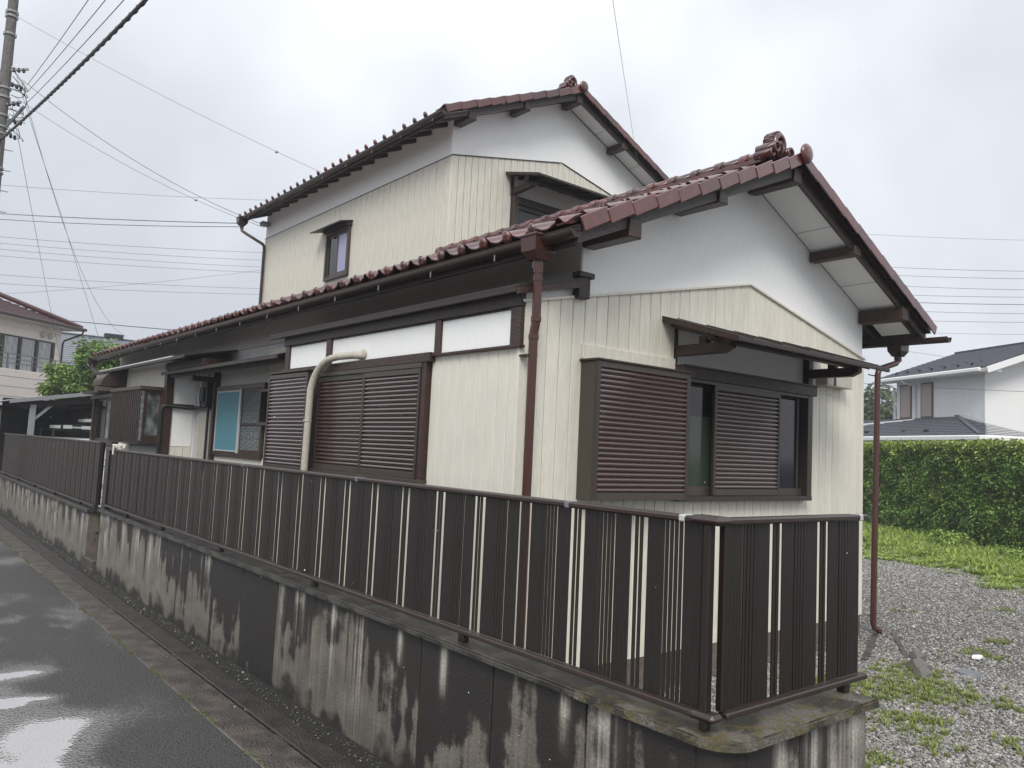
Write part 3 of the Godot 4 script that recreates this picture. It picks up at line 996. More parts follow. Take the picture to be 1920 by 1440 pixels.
	bc("shutter_case", bw, Vector3(-0.70, 1.41, -3.29), Vector3(-0.5795, 2.485, -4.33), mats.bronze_frame_b)
	shutter("shutter", h, Vector3(-0.701, 1.415, -4.325), 1.03, 1.06, LEFT)
	bc("shutter_case_cap", bw, Vector3(-0.745, 2.486, -3.27), Vector3(-0.58, 2.502, -4.35), mats.bronze_frame)
	# pent roof over the bay
	var pr := grp("pent_roof", h)
	part("roofing", prism(PackedVector2Array([Vector2(-0.70, 2.942), Vector2(-0.009, 3.105), Vector2(-0.009, 3.125), Vector2(-0.70, 2.962)]), 4.585), mats.canopy_metal, pr, Vector3(0, 0, -4.50))
	part("verge_board", prism(PackedVector2Array([Vector2(-0.695, 2.888), Vector2(-0.04, 3.042), Vector2(-0.04, 3.096), Vector2(-0.695, 2.941)]), 0.028), mats.brown_wood, pr, Vector3(0, 0, 0.054))
	bc("fascia", pr, Vector3(-0.70, 2.905, 0.053), Vector3(-0.675, 2.943, -4.49), mats.canopy_metal)
	for k in 10:
		bar("rafter", pr, Vector3(-0.672, 2.925, -0.2 - 0.455 * k), Vector3(-0.58, 2.947, -0.2 - 0.455 * k), 0.035, 0.04, mats.dark_wood)
	bc("end_block", pr, Vector3(-0.085, 2.96, 0.0015), Vector3(0.035, 3.12, 0.075), mats.dark_wood, 0.004)
	bc("end_cap", pr, Vector3(-0.10, 3.121, 0.0015), Vector3(0.065, 3.165, 0.095), mats.dark_wood, 0.006)
	# ---- ground floor roof
	var rf := pitched_roof(h, "roof", 0.0, W, 3.585, 0.565, -14.66, -0.005, 0.555, -5.25, 11, 12)
	for q in [[0.06, 3.38, 0.20, 0.135], [W * 0.25, 3.90, 0.155, 0.12], [W * 0.5, 4.369, 0.17, 0.125], [W * 0.75, 3.90, 0.155, 0.12], [W - 0.06, 3.38, 0.20, 0.135]]:
		var x: float = q[0]
		var sof := 3.585 + SLOPE * (x if x < W / 2 + 0.1 else W - x) - 0.05
		var hh: float = sof - q[1] - (0.035 if absf(x - W / 2) > 0.1 else 0.02)
		bx("purlin", rf, Vector3(q[3], hh, 0.505), Vector3(x, q[1] + hh * 0.5, 0.2565), mats.brown_wood, 0.006)
	bc("eave_fascia", rf, Vector3(-0.505, 3.22, 0.45), Vector3(-0.475, 3.345, -14.6), mats.dark_wood)
	part("eave_soffit", prism(PackedVector2Array([Vector2(-0.475, 3.30), Vector2(0.012, 3.50), Vector2(0.012, 3.515), Vector2(-0.475, 3.315)]), 14.55), mats.dark_wood, rf, Vector3(0, 0, -14.6))
	for k in 32:
		bar("rafter", rf, Vector3(-0.47, 3.275, -0.12 - 0.455 * k), Vector3(0.0, 3.475, -0.12 - 0.455 * k), 0.065, 0.045, mats.dark_wood)
	for k in 4:
		bar("rafter", rf, Vector3(W + 0.5, 3.29, 0.38 - 0.455 * k), Vector3(W, 3.50, 0.38 - 0.455 * k), 0.06, 0.045, mats.dark_wood)
	bc("eave_fascia", rf, Vector3(W + 0.475, 3.20, 0.44), Vector3(W + 0.50, 3.33, -5.2), mats.dark_wood)
	# ---- gutters and downpipes
	part("gutter", half_gutter(0.055, 15.2), mats.gutter_brown, h, Vector3(-0.565, 3.305, -14.68))
	part("gutter_end", prism(half_disc(0.054), 0.006), mats.fence_rail, h, Vector3(-0.565, 3.305, 0.521))
	for k in 17:
		bc("gutter_hanger", h, Vector3(-0.605, 3.212, -0.35 - 0.9 * k), Vector3(-0.598, 3.262, -0.357 - 0.9 * k), mats.galvanised, 0.0)
	part("gutter", half_gutter(0.055, 6.0), mats.gutter_brown, h, Vector3(W + 0.60, 3.255, -5.3))
	part("hopper", hopper_mesh(), mats.pipe_brown, h, Vector3(-0.56, 3.235, 0.12))
	var dp := grp("downpipe", h)
	part("pipe", tube(PackedVector3Array([Vector3(-0.56, 3.10, 0.128), Vector3(-0.56, 2.72, 0.128), Vector3(-0.56, 2.68, 0.125), Vector3(-0.56, 2.62, 0.110), Vector3(-0.56, 2.57, 0.107), Vector3(-0.56, -0.08, 0.107)]), 0.0335, 14), mats.pipe_brown, dp)
	for q in [[3.09, 0.128], [3.03, 0.128], [2.73, 0.128], [2.60, 0.108]]:
		part("collar", tube(PackedVector3Array([Vector3(-0.56, q[0], q[1]), Vector3(-0.56, q[0] - 0.035, q[1])]), 0.0385, 14), mats.pipe_brown, dp)
	bc("pipe_clip", dp, Vector3(-0.605, 2.445, 0.0), Vector3(-0.52, 2.455, 0.122), mats.pipe_brown, 0.002)
	part("hopper", hopper_mesh(), mats.gutter_brown, h, Vector3(W + 0.60, 3.165, 0.12))
	var dp2 := grp("downpipe", h)
	part("pipe", tube(PackedVector3Array([Vector3(5.15, 3.06, 0.12), Vector3(5.14, 3.02, 0.12), Vector3(5.10, 2.99, 0.12), Vector3(4.78, 2.90, 0.10), Vector3(4.73, 2.87, 0.095), Vector3(4.715, 2.82, 0.09), Vector3(4.715, 0.0, 0.06), Vector3(4.725, -0.05, 0.07), Vector3(4.78, -0.09, 0.12)]), 0.0335, 14), mats.pipe_brown, dp2)
	for y in [2.8, 1.5, 0.1]:
		bc("pipe_clip", dp2, Vector3(4.55, y, 0.055), Vector3(4.80, y + 0.01, 0.075), mats.gutter_brown, 0.0)
	gable_window(h)
	far_side(h)
	upper_floor(h)
	# pipe cover of the air conditioner beside the shutters
	var ac := grp("pipe_cover", h)
	var pts := PackedVector3Array([Vector3(-0.60, 2.60, -2.38), Vector3(-0.66, 2.60, -2.42), Vector3(-0.675, 2.60, -2.50), Vector3(-0.69, 2.60, -2.70)])
	pts.append_array(arc_points(Vector3(-0.70, 2.595, -2.75), Vector3(-0.72, 2.58, -3.12), Vector3(-0.745, 2.28, -3.18), 8))
	pts.append(Vector3(-0.75, 1.2, -3.20))
	pts.append(Vector3(-0.75, 0.2, -3.20))
	part("duct", tube(pts, 0.036, 12), mats.cream_plastic, ac)
	part("collar", tube(PackedVector3Array([Vector3(-0.75, 1.95, -3.19), Vector3(-0.75, 1.97, -3.19)]), 0.044, 12), mats.cream_plastic, ac)
	var putty := SphereMesh.new()
	putty.radius = 0.5; putty.height = 1.0; putty.radial_segments = 12; putty.rings = 7
	part("putty", putty, mats.cream_plastic, ac, Vector3(-0.60, 2.615, -2.36), Basis.from_scale(Vector3(0.05, 0.10, 0.11)))
	# tiles beyond the nearest columns
	stuff(many("roof_tile_field", tile_mesh("field"), mats.tile_1, field_xfs, h))

func half_disc(r: float) -> PackedVector2Array:
	var p := PackedVector2Array()
	for i in 11:
		var a := PI + PI * i / 10.0
		p.append(Vector2(cos(a), sin(a)) * r)
	return p

func gable_window(h: Node3D) -> void:
	var w := grp("gable_window", h)
	var y0 := 1.41
	var y1 := 2.455
	bc("head", w, Vector3(1.155, y1, -0.013), Vector3(3.36, 2.555, 0.115), mats.dark_wood, 0.004)
	bc("head_flashing", w, Vector3(1.15, 2.556, -0.012), Vector3(3.37, 2.568, 0.13), mats.bronze_frame_b, 0.002)
	bc("back", w, Vector3(1.19, y0, -0.013), Vector3(3.29, y1, 0.002), mats.shed_dark, 0.0)
	bc("sill", w, Vector3(1.16, y0 - 0.03, -0.012), Vector3(3.31, y0 + 0.015, 0.10), mats.bronze_frame, 0.003)
	bc("jamb", w, Vector3(3.215, y0 + 0.015, -0.012), Vector3(3.30, y1, 0.10), mats.bronze_frame, 0.003)
	bc("jamb", w, Vector3(1.16, y0 + 0.015, -0.012), Vector3(1.235, y1, 0.10), mats.bronze_frame, 0.003)
	bc("track", w, Vector3(1.235, y1 - 0.03, 0.003), Vector3(3.215, y1, 0.095), mats.bronze_frame, 0.002)
	# sliding sashes
	bc("pane", w, Vector3(1.26, y0 + 0.1, 0.016), Vector3(1.72, y1 - 0.06, 0.02), mats.green_glass, 0.0)
	bc("sash_rail", w, Vector3(1.235, y0 + 0.015, 0.006), Vector3(1.72, y0 + 0.1, 0.035), mats.bronze_frame_b)
	bc("sash_stile", w, Vector3(1.235, y0 + 0.1, 0.006), Vector3(1.27, y1 - 0.03, 0.035), mats.bronze_frame)
	bc("pane_shade", w, Vector3(1.27, y1 - 0.32, 0.0204), Vector3(1.72, y1 - 0.06, 0.0214), mats.dark_glass, 0.0)
	bc("pane", w, Vector3(2.68, y0 + 0.09, 0.016), Vector3(3.20, y1 - 0.06, 0.02), mats.navy_glass, 0.0)
	bc("sash_rail", w, Vector3(2.68, y0 + 0.015, 0.006), Vector3(3.215, y0 + 0.09, 0.035), mats.bronze_frame_b)
	bc("sash_stile", w, Vector3(3.115, y0 + 0.09, 0.006), Vector3(3.155, y1 - 0.03, 0.035), mats.bronze_frame)
	shutter("shutter", h, Vector3(1.65, y0 + 0.02, 0.06), 1.07, y1 - y0 - 0.04, Basis.IDENTITY)
	# case that takes the shutters, standing proud on the left
	bc("shutter_case", w, Vector3(0.035, 1.40, -0.001), Vector3(1.15, 2.475, 0.165), mats.bronze_frame_b, 0.004)
	shutter("case_front", h, Vector3(0.03, 1.40, 0.166), 1.12, 1.075, Basis.IDENTITY)
	bc("case_cap", w, Vector3(0.015, 2.476, -0.001), Vector3(1.165, 2.492, 0.215), mats.bronze_frame, 0.003)
	bc("case_stile", w, Vector3(1.151, 1.40, -0.001), Vector3(1.175, 2.475, 0.19), mats.bronze_frame, 0.003)
	bc("trim_board", w, Vector3(0.03, 2.495, 0.0), Vector3(1.16, 2.615, 0.028), mats.beige_paint_b, 0.004)
	# canopy
	var c := grp("window_canopy", h)
	part("roofing", prism(PackedVector2Array([Vector2(0.0, 2.962), Vector2(0.79, 2.722), Vector2(0.79, 2.737), Vector2(0.0, 2.978)]), 2.52), mats.canopy_metal, c, Vector3(0.99, 0, 0), Basis(Vector3(0, 0, 1), Vector3(0, 1, 0), Vector3(-1, 0, 0)) * Basis.from_scale(Vector3(1, 1, -1)))
	for k in 6:
		bar("roofing_lap", c, Vector3(1.2 + 0.42 * k, 2.983, 0.002), Vector3(1.2 + 0.42 * k, 2.742, 0.785), 0.007, 0.02, mats.canopy_metal)
	bc("front_edge", c, Vector3(0.985, 2.697, 0.765), Vector3(3.515, 2.728, 0.795), mats.canopy_metal, 0.003)
	for x in [1.0, 3.5]:
		bar("side_edge", c, Vector3(x, 2.945, 0.005), Vector3(x, 2.708, 0.78), 0.032, 0.026, mats.brown_wood)
	bar("verge_batten", c, Vector3(1.10, 2.905, 0.03), Vector3(1.10, 2.722, 0.62), 0.035, 0.04, mats.brown_wood)
	bc("beam", c, Vector3(1.05, 2.735, 0.44), Vector3(3.46, 2.800, 0.52), mats.dark_wood)
	for k in 5:
		var x := 1.42 + 0.45 * k
		bar("rafter", c, Vector3(x, 2.935, 0.01), Vector3(x, 2.715, 0.73), 0.04, 0.045, mats.dark_wood)
	for x in [1.205, 3.325]:
		part("bracket", prism(PackedVector2Array([Vector2(0, 2.645), Vector2(0.50, 2.645), Vector2(0.585, 2.685), Vector2(0.585, 2.735), Vector2(0, 2.735)]), 0.08), mats.brown_wood, c, Vector3(x - 0.04, 0, 0), Basis(Vector3(0, 0, 1), Vector3(0, 1, 0), Vector3(-1, 0, 0)) * Basis.from_scale(Vector3(1, 1, -1)))
		bc("bracket_block", c, Vector3(x - 0.035, 2.7355, 0.26), Vector3(x + 0.035, 2.80, 0.34), mats.brown_wood)
	bc("jamb_strip", c, Vector3(1.165, 2.57, -0.012), Vector3(1.195, 2.96, 0.02), mats.dark_wood)
	bc("jamb_post", c, Vector3(3.285, 2.57, -0.012), Vector3(3.365, 2.93, 0.06), mats.dark_wood)
	bc("wall_plate", c, Vector3(1.195, 2.885, -0.012), Vector3(3.285, 2.945, 0.03), mats.dark_wood)
	# vent hood and trim on the right of the window
	var v := grp("vent_hood", h)
	bc("hood", v, Vector3(3.53, 2.59, 0.0), Vector3(4.06, 2.72, 0.13), mats.cream_plastic, 0.006)
	bc("slot", v, Vector3(3.66, 2.60, 0.128), Vector3(3.71, 2.71, 0.132), mats.black_plastic, 0.0)
	bc("trim", v, Vector3(3.37, 2.515, 0.0), Vector3(3.86, 2.53, 0.018), mats.beige_paint_b, 0.002)

func framed_pane(parent: Node, y0: float, y1: float, za: float, zb: float, x: float, t: float, frame: Material, glass: Material) -> void:
	var z0 := minf(za, zb)
	var z1 := maxf(za, zb)
	bc("sash_stile", parent, Vector3(x - t, y0, z0), Vector3(x, y1, z0 + 0.045), frame)
	bc("sash_stile", parent, Vector3(x - t, y0, z1 - 0.045), Vector3(x, y1, z1), frame)
	bc("sash_rail", parent, Vector3(x - t + 0.001, y0, z0 + 0.045), Vector3(x, y0 + 0.05, z1 - 0.045), frame)
	bc("sash_rail", parent, Vector3(x - t + 0.001, y1 - 0.045, z0 + 0.045), Vector3(x, y1, z1 - 0.045), frame)
	bc("pane", parent, Vector3(x - t * 0.5, y0 + 0.05, z0 + 0.045), Vector3(x - t * 0.5 + 0.005, y1 - 0.045, z1 - 0.045), glass, 0.0)

func far_side(h: Node3D) -> void:
	# wall between the bay and the entrance: cream boards round two windows
	var sw := h.get_node("side_wall")
	var off: Vector3 = -sw.position
	var z := -4.2
	for k in 30:
		var p := 0.13
		var zc := z - p
		var in_win := zc < -6.16 and z > -8.12
		var top := 2.99
		if in_win:
			top = 1.47
		if zc < -8.20:
			top = 2.12
		part("siding_board", board(p, 0.098, top, top), mats.beige_paint, sw, off + Vector3(0.0115, 0, zc), LEFT)
		z = zc
		if z < -9.1:
			break
	var v := grp("small_window", h)
	bc("frame", v, Vector3(-0.11, 1.93, -5.74), Vector3(-0.0, 1.975, -6.15), mats.bronze_frame)
	bc("frame", v, Vector3(-0.11, 2.39, -5.74), Vector3(-0.0, 2.43, -6.15), mats.bronze_frame)
	bc("frame", v, Vector3(-0.11, 1.975, -5.74), Vector3(-0.0, 2.39, -5.78), mats.bronze_frame)
	bc("frame", v, Vector3(-0.11, 1.975, -6.11), Vector3(-0.0, 2.39, -6.15), mats.bronze_frame)
	bc("pane", v, Vector3(-0.05, 1.975, -5.78), Vector3(-0.045, 2.39, -6.11), mats.navy_glass, 0.0)
	var k := grp("kitchen_window", h)
	bc("frame", k, Vector3(-0.045, 1.46, -6.17), Vector3(0.02, 1.53, -8.09), mats.brown_wood)
	bc("frame", k, Vector3(-0.045, 2.46, -6.17), Vector3(0.02, 2.53, -8.09), mats.bronze_frame_b)
	bc("frame", k, Vector3(-0.045, 1.53, -6.17), Vector3(0.02, 2.46, -6.22), mats.bronze_frame)
	bc("frame", k, Vector3(-0.045, 1.53, -8.03), Vector3(0.02, 2.46, -8.09), mats.bronze_frame)
	framed_pane(k, 1.53, 2.46, -6.22, -7.12, -0.008, 0.025, mats.brown_wood, mats.frosted_glass)
	bc("sash_bar", k, Vector3(-0.034, 1.93, -6.265), Vector3(-0.008, 1.965, -7.075), mats.brown_wood)
	framed_pane(k, 1.53, 2.46, -7.08, -8.03, 0.018, 0.02, mats.brown_wood, mats.navy_glass)
	var sc := grp("insect_screen", h)
	bc("mesh", sc, Vector3(-0.040, 1.55, -7.06), Vector3(-0.036, 2.43, -8.0), mats.teal_screen, 0.0)
	bc("screen_frame", sc, Vector3(-0.058, 1.52, -7.0), Vector3(-0.032, 2.47, -7.06), mats.aluminium)
	bc("screen_frame", sc, Vector3(-0.052, 1.52, -8.0), Vector3(-0.032, 2.47, -8.02), mats.aluminium)
	bc("screen_frame", sc, Vector3(-0.051, 2.43, -7.06), Vector3(-0.033, 2.455, -8.0), mats.aluminium)
	bc("screen_frame", sc, Vector3(-0.051, 1.535, -7.06), Vector3(-0.033, 1.555, -8.0), mats.aluminium)
	# entrance canopy
	var ec := grp("entrance_canopy", h)
	part("roofing", prism(PackedVector2Array([Vector2(-0.60, 2.735), Vector2(0.0, 2.90), Vector2(0.0, 2.915), Vector2(-0.60, 2.755)]), 4.7), mats.canopy_metal, ec, Vector3(0, 0, -9.15))
	bc("fascia", ec, Vector3(-0.605, 2.705, -4.46), Vector3(-0.58, 2.737, -9.14), mats.dark_wood)
	bc("beam", ec, Vector3(-0.46, 2.68, -4.5), Vector3(-0.39, 2.755, -9.1), mats.dark_wood)
	for q in 11:
		bar("rafter", ec, Vector3(-0.57, 2.722, -4.6 - 0.44 * q), Vector3(0.0, 2.875, -4.6 - 0.44 * q), 0.04, 0.04, mats.dark_wood)
	bc("post", h, Vector3(-0.07, -0.1, -8.10), Vector3(0.03, 2.78, -8.20), mats.dark_wood)
	bc("tie_beam", h, Vector3(-0.42, 2.60, -8.11), Vector3(-0.07, 2.68, -8.19), mats.dark_wood)
	# meter box with its cables, and the pipe across the recess
	var mb := grp("meter_box", h)
	bc("case", mb, Vector3(-0.15, 2.22, -8.26), Vector3(0.0, 2.62, -8.50), mats.black_plastic, 0.02)
	bc("cover", mb, Vector3(-0.19, 2.30, -8.29), Vector3(-0.151, 2.52, -8.47), mats.black_plastic, 0.015)
	part("lead", tube(PackedVector3Array([Vector3(-0.06, 2.62, -8.35), Vector3(-0.08, 2.72, -8.36), Vector3(-0.10, 2.80, -8.32)]), 0.012, 6), mats.black_plastic, mb)
	part("lead", tube(arc_points(Vector3(-0.08, 2.40, -8.50), Vector3(-0.12, 2.44, -8.75), Vector3(-0.10, 2.22, -8.62), 8), 0.014, 6), mats.black_plastic, mb)
	part("lead", tube(PackedVector3Array([Vector3(-0.05, 2.24, -8.40), Vector3(-0.05, 2.0, -8.40), Vector3(-0.05, 1.2, -8.40)]), 0.02, 6), mats.black_plastic, mb)
	part("drain_pipe", tube(PackedVector3Array([Vector3(-0.06, 2.21, -8.30), Vector3(-0.05, 2.20, -8.95), Vector3(-0.09, 2.20, -9.12), Vector3(-0.48, 2.22, -9.14), Vector3(-0.53, 2.20, -9.16), Vector3(-0.54, 2.14, -9.17), Vector3(-0.54, 0.2, -9.17)]), 0.032, 10), mats.black_plastic, h)
	bc("cupboard_door", h, Vector3(-0.018, 0.2, -8.24), Vector3(-0.001, 2.12, -8.92), mats.cream_plastic)
	# far block that steps forward
	var fb := grp("rear_block", h)
	bc("block_body", fb, Vector3(-0.45, -0.14, -9.2), Vector3(0.01, 3.05, -14.6), mats.white_plaster, 0.0)
	bc("white_panel", fb, Vector3(-0.375, 2.26, -9.185), Vector3(-0.03, 2.78, -9.199), mats.white_plaster)
	bc("white_panel", fb, Vector3(-0.375, 1.56, -9.185), Vector3(-0.03, 2.20, -9.199), mats.white_plaster)
	for q in 3:
		part("siding_board", board(0.125, 0.1, 1.55, 1.55), mats.beige_paint, fb, Vector3(-0.40 + 0.125 * q, 0, -9.199))
	bc("corner_post", fb, Vector3(-0.50, -0.1, -9.16), Vector3(-0.38, 2.92, -9.30), mats.brown_wood)
	bc("panel_bead", fb, Vector3(-0.378, 2.21, -9.17), Vector3(-0.03, 2.255, -9.199), mats.dark_wood)
	for q in 20:
		part("siding_board", board(0.13, 2.50 if q < 15 else 0.1, 2.90, 2.90), mats.beige_stained, fb, Vector3(-0.451, 0, -9.30 - 0.13 * (q + 1)), LEFT)
	part("pent_roof", prism(PackedVector2Array([Vector2(-0.78, 2.90), Vector2(-0.01, 3.055), Vector2(-0.01, 3.075), Vector2(-0.78, 2.92)]), 6.0), mats.canopy_metal, fb, Vector3(0, 0, -13.4))
	bc("pent_fascia", fb, Vector3(-0.79, 2.872, -7.4), Vector3(-0.762, 2.905, -13.4), mats.dark_wood)
	bc("pent_end", fb, Vector3(-0.50, 2.79, -7.42), Vector3(-0.0, 2.90, -9.15), mats.brown_wood)
	bc("tube_bundle", fb, Vector3(-0.52, 2.78, -9.20), Vector3(-0.46, 2.80, -9.32), mats.vinyl_white, 0.008)
	# slatted oriel window
	var o := grp("oriel_window", h)
	bc("floor", o, Vector3(-0.80, 1.57, -9.45), Vector3(-0.452, 1.62, -11.45), mats.bronze_frame)
	bc("lid", o, Vector3(-0.83, 2.47, -9.42), Vector3(-0.452, 2.53, -11.48), mats.bronze_frame_b)
	bc("back", o, Vector3(-0.76, 1.62, -9.56), Vector3(-0.74, 2.47, -11.42), mats.fence_rail, 0.0)
	bc("stile", o, Vector3(-0.80, 1.62, -9.45), Vector3(-0.72, 2.47, -9.55), mats.brown_wood)
	bc("stile", o, Vector3(-0.50, 1.62, -9.45), Vector3(-0.452, 2.47, -9.55), mats.brown_wood)
	bc("side_rail", o, Vector3(-0.72, 1.62, -9.452), Vector3(-0.50, 1.72, -9.54), mats.brown_wood)
	bc("side_rail", o, Vector3(-0.72, 2.42, -9.452), Vector3(-0.50, 2.47, -9.54), mats.brown_wood)
	bc("side_pane", o, Vector3(-0.72, 1.72, -9.49), Vector3(-0.50, 2.42, -9.495), mats.milk_glass, 0.0)
	bc("side_pane", o, Vector3(-0.799, 1.63, -9.449), Vector3(-0.755, 2.46, -9.4485), mats.frosted_glass, 0.0)
	for q in 17:
		bc("slat", o, Vector3(-0.812, 1.60, -9.47 - 0.12 * q), Vector3(-0.79, 2.468, -9.525 - 0.12 * q), mats.dark_wood, 0.004)
	# hood over the far window: a quarter barrel
	var hp := PackedVector2Array([Vector2(0, 0)])
	for i in 11:
		var a := PI * 0.5 * i / 10.0
		hp.append(Vector2(-cos(a) * 0.46, sin(a) * 0.33))
	var hood := part("vent_cowl", prism(hp, 0.75), mats.brown_wood, h, Vector3(-0.452, 2.62, -12.65))
	hood.set_meta("label", "brown quarter round cowl under the far eave")
	var f := grp("far_window", h)
	bc("head_board", f, Vector3(-0.50, 2.505, -12.0), Vector3(-0.452, 2.70, -14.5), mats.brown_wood)
	bc("frame", f, Vector3(-0.56, 1.52, -12.2), Vector3(-0.452, 2.46, -12.26), mats.bronze_frame)
	bc("frame", f, Vector3(-0.56, 1.52, -14.12), Vector3(-0.452, 2.46, -14.2), mats.bronze_frame)
	bc("frame", f, Vector3(-0.56, 1.48, -12.2), Vector3(-0.452, 1.56, -14.2), mats.bronze_frame)
	bc("frame", f, Vector3(-0.60, 2.42, -12.15), Vector3(-0.452, 2.50, -14.25), mats.brown_wood)
	framed_pane(f, 1.56, 2.42, -12.26, -13.2, -0.49, 0.03, mats.bronze_frame, mats.milk_glass)
	framed_pane(f, 1.56, 2.42, -13.16, -14.12, -0.456, 0.03, mats.bronze_frame, mats.dark_glass)
	bc("awning_board", f, Vector3(-0.75, 2.52, -12.9), Vector3(-0.452, 2.56, -14.3), mats.brown_wood)
	part("downpipe_end", tube(PackedVector3Array([Vector3(-0.56, 3.16, -14.55), Vector3(-0.55, 3.08, -14.5), Vector3(-0.48, 2.90, -13.9), Vector3(-0.47, 2.86, -13.4)]), 0.04, 8), mats.gutter_brown, h)
	part("hopper", hopper_mesh(), mats.gutter_brown, h, Vector3(-0.56, 3.23, -14.6))

func upper_floor(h: Node3D) -> void:
	var X := 2.275
	var W := 4.51
	var Z := -5.30
	var L := 7.25
	var uw := part("upper_gable_wall", prism(PackedVector2Array([Vector2(X, -0.1), Vector2(X + W, -0.1), Vector2(X + W, 6.76), Vector2(X + W / 2, 7.75), Vector2(X, 6.76)]), 0.14), mats.white_plaster, h, Vector3(0, 0, Z - 0.155))
	var p := 0.1289
	part("felt", prism(PackedVector2Array([Vector2(X, 4.3), Vector2(3.42, 4.3), Vector2(3.42, 6.2), Vector2(5.45, 6.2), Vector2(5.45, 4.3), Vector2(X + W - 0.01, 4.3), Vector2(X + W - 0.01, 6.18), Vector2(X + W / 2, 6.66), Vector2(X, 6.18)]), 0.0015), mats.felt, uw, Vector3(0, 0, 0.1402))
	for k in 35:
		var x0 := X + p * k
		var low := 4.30
		if x0 > 3.38 and x0 < 5.45:
			low = 6.19
		var ta: float = siding_top(2.275, 4.51, 6.196, x0)
		var tb: float = siding_top(2.275, 4.51, 6.196, x0 + p)
		if ta > low and tb > low:
			part("siding_board", board(p, low, ta, tb, 0.0045), mats.beige_stained, uw, Vector3(x0, 0, 0.1432 + rng.randf_range(-0.0015, 0.0015)))
	for q in [[X, X + W / 2], [X + W / 2, X + W]]:
		bar("siding_trim", uw, Vector3(q[0], siding_top(2.275, 4.51, 6.196, q[0]) + 0.005, 0.163), Vector3(q[1], siding_top(2.275, 4.51, 6.196, q[1]) + 0.005, 0.163), 0.014, 0.022, mats.bronze_frame_b)
	var us := bc("upper_side_wall", h, Vector3(X + 0.012, -0.1, Z - 0.16), Vector3(X + 0.15, 6.78, Z - L), mats.white_plaster, 0.0)
	var off: Vector3 = -us.position
	bc("felt", h, Vector3(X + 0.0105, 4.3, Z - 0.005), Vector3(X + 0.0118, 6.18, Z - L + 0.005), mats.felt, 0.0)
	var n := 36
	p = L / n
	for k in n:
		var z := Z - p * (k + 1)
		var hi := 6.185
		part("siding_board", board(p, 4.30, hi, hi, 0.0055), mats.beige_stained, us, off + Vector3(X + 0.0095, 0, z + rng.randf_range(-0.001, 0.001)), LEFT)
	bc("siding_trim", h, Vector3(X - 0.012, 6.186, Z + 0.01), Vector3(X + 0.012, 6.20, Z - L), mats.bronze_frame_b, 0.002)
	bc("upper_rear_wall", h, Vector3(X + 0.15, -0.1, Z - L + 0.01), Vector3(X + W, 6.78, Z - L + 0.15), mats.old_plaster, 0.0)
	bc("upper_end_wall", h, Vector3(X + W - 0.15, -0.1, Z - 0.16), Vector3(X + W - 0.003, 6.78, Z - L + 0.15), mats.old_plaster, 0.0)
	var rf := pitched_roof(h, "upper_roof", X, W, 6.84, Z + 0.46, Z - L - 0.42, Z - 0.005, 0.46, Z - L - 0.42, 10, 0)
	for q in [[X + 0.07, 6.655, 0.14], [X + W * 0.25, 7.14, 0.12], [X + W * 0.5, 7.613, 0.125], [X + W * 0.75, 7.14, 0.12], [X + W - 0.07, 6.655, 0.14]]:
		var x: float = q[0]
		var sof := 6.84 + SLOPE * (x - X if x < X + W / 2 + 0.1 else X + W - x) - 0.06
		var hh: float = sof - q[1] - 0.02
		bx("purlin", rf, Vector3(q[2], hh, 0.40), Vector3(x, q[1] + hh * 0.5, Z + 0.205), mats.brown_wood, 0.006)
	for k in 17:
		bar("rafter", rf, Vector3(X - 0.43, 6.545, Z + 0.26 - 0.455 * k), Vector3(X + 0.01, 6.735, Z + 0.26 - 0.455 * k), 0.07, 0.055, mats.dark_wood)
	part("eave_soffit", prism(PackedVector2Array([Vector2(X - 0.42, 6.59), Vector2(X + 0.01, 6.775), Vector2(X + 0.01, 6.785), Vector2(X - 0.42, 6.60)]), L + 0.5), mats.old_plaster, rf, Vector3(0, 0, Z - L - 0.1))
	bc("eave_fascia", rf, Vector3(X - 0.445, 6.515, Z + 0.38), Vector3(X - 0.42, 6.64, Z - L - 0.38), mats.dark_wood)
	part("gutter", half_gutter(0.055, L + 0.86), mats.gutter_brown, h, Vector3(X - 0.475, 6.60, Z - L - 0.41))
	part("gutter_end", prism(half_disc(0.054), 0.006), mats.fence_rail, h, Vector3(X - 0.475, 6.60, Z + 0.451))
	for k in 9:
		bc("gutter_hanger", h, Vector3(X - 0.515, 6.505, Z + 0.2 - 0.9 * k), Vector3(X - 0.508, 6.555, Z + 0.193 - 0.9 * k), mats.galvanised, 0.0)
	part("hopper", hopper_mesh(), mats.gutter_brown, h, Vector3(X - 0.475, 6.52, Z - L - 0.2))
	part("downpipe", tube(PackedVector3Array([Vector3(X - 0.475, 6.40, Z - L - 0.2), Vector3(X - 0.47, 6.32, Z - L - 0.18), Vector3(X - 0.40, 6.26, Z - L - 0.12), Vector3(X - 0.10, 6.04, Z - L + 0.12), Vector3(X - 0.07, 5.99, Z - L + 0.14), Vector3(X - 0.065, 5.92, Z - L + 0.14), Vector3(X - 0.065, 4.45, Z - L + 0.14)]), 0.033, 10), mats.gutter_brown, h)
	bc("wire_bracket", h, Vector3(X - 0.20, 6.43, Z - L + 0.12), Vector3(X - 0.02, 6.52, Z - L + 0.28), mats.galvanised, 0.01)
	# window in the long side
	var w := grp("upper_side_window", h)
	var za := -8.43
	var zb := -9.36
	bc("frame", w, Vector3(X - 0.06, 4.78, za), Vector3(X + 0.01, 4.84, zb), mats.bronze_frame)
	bc("frame", w, Vector3(X - 0.06, 5.64, za), Vector3(X + 0.01, 5.70, zb), mats.bronze_frame_b)
	bc("frame", w, Vector3(X - 0.06, 4.84, za), Vector3(X + 0.01, 5.64, za - 0.05), mats.bronze_frame_b)
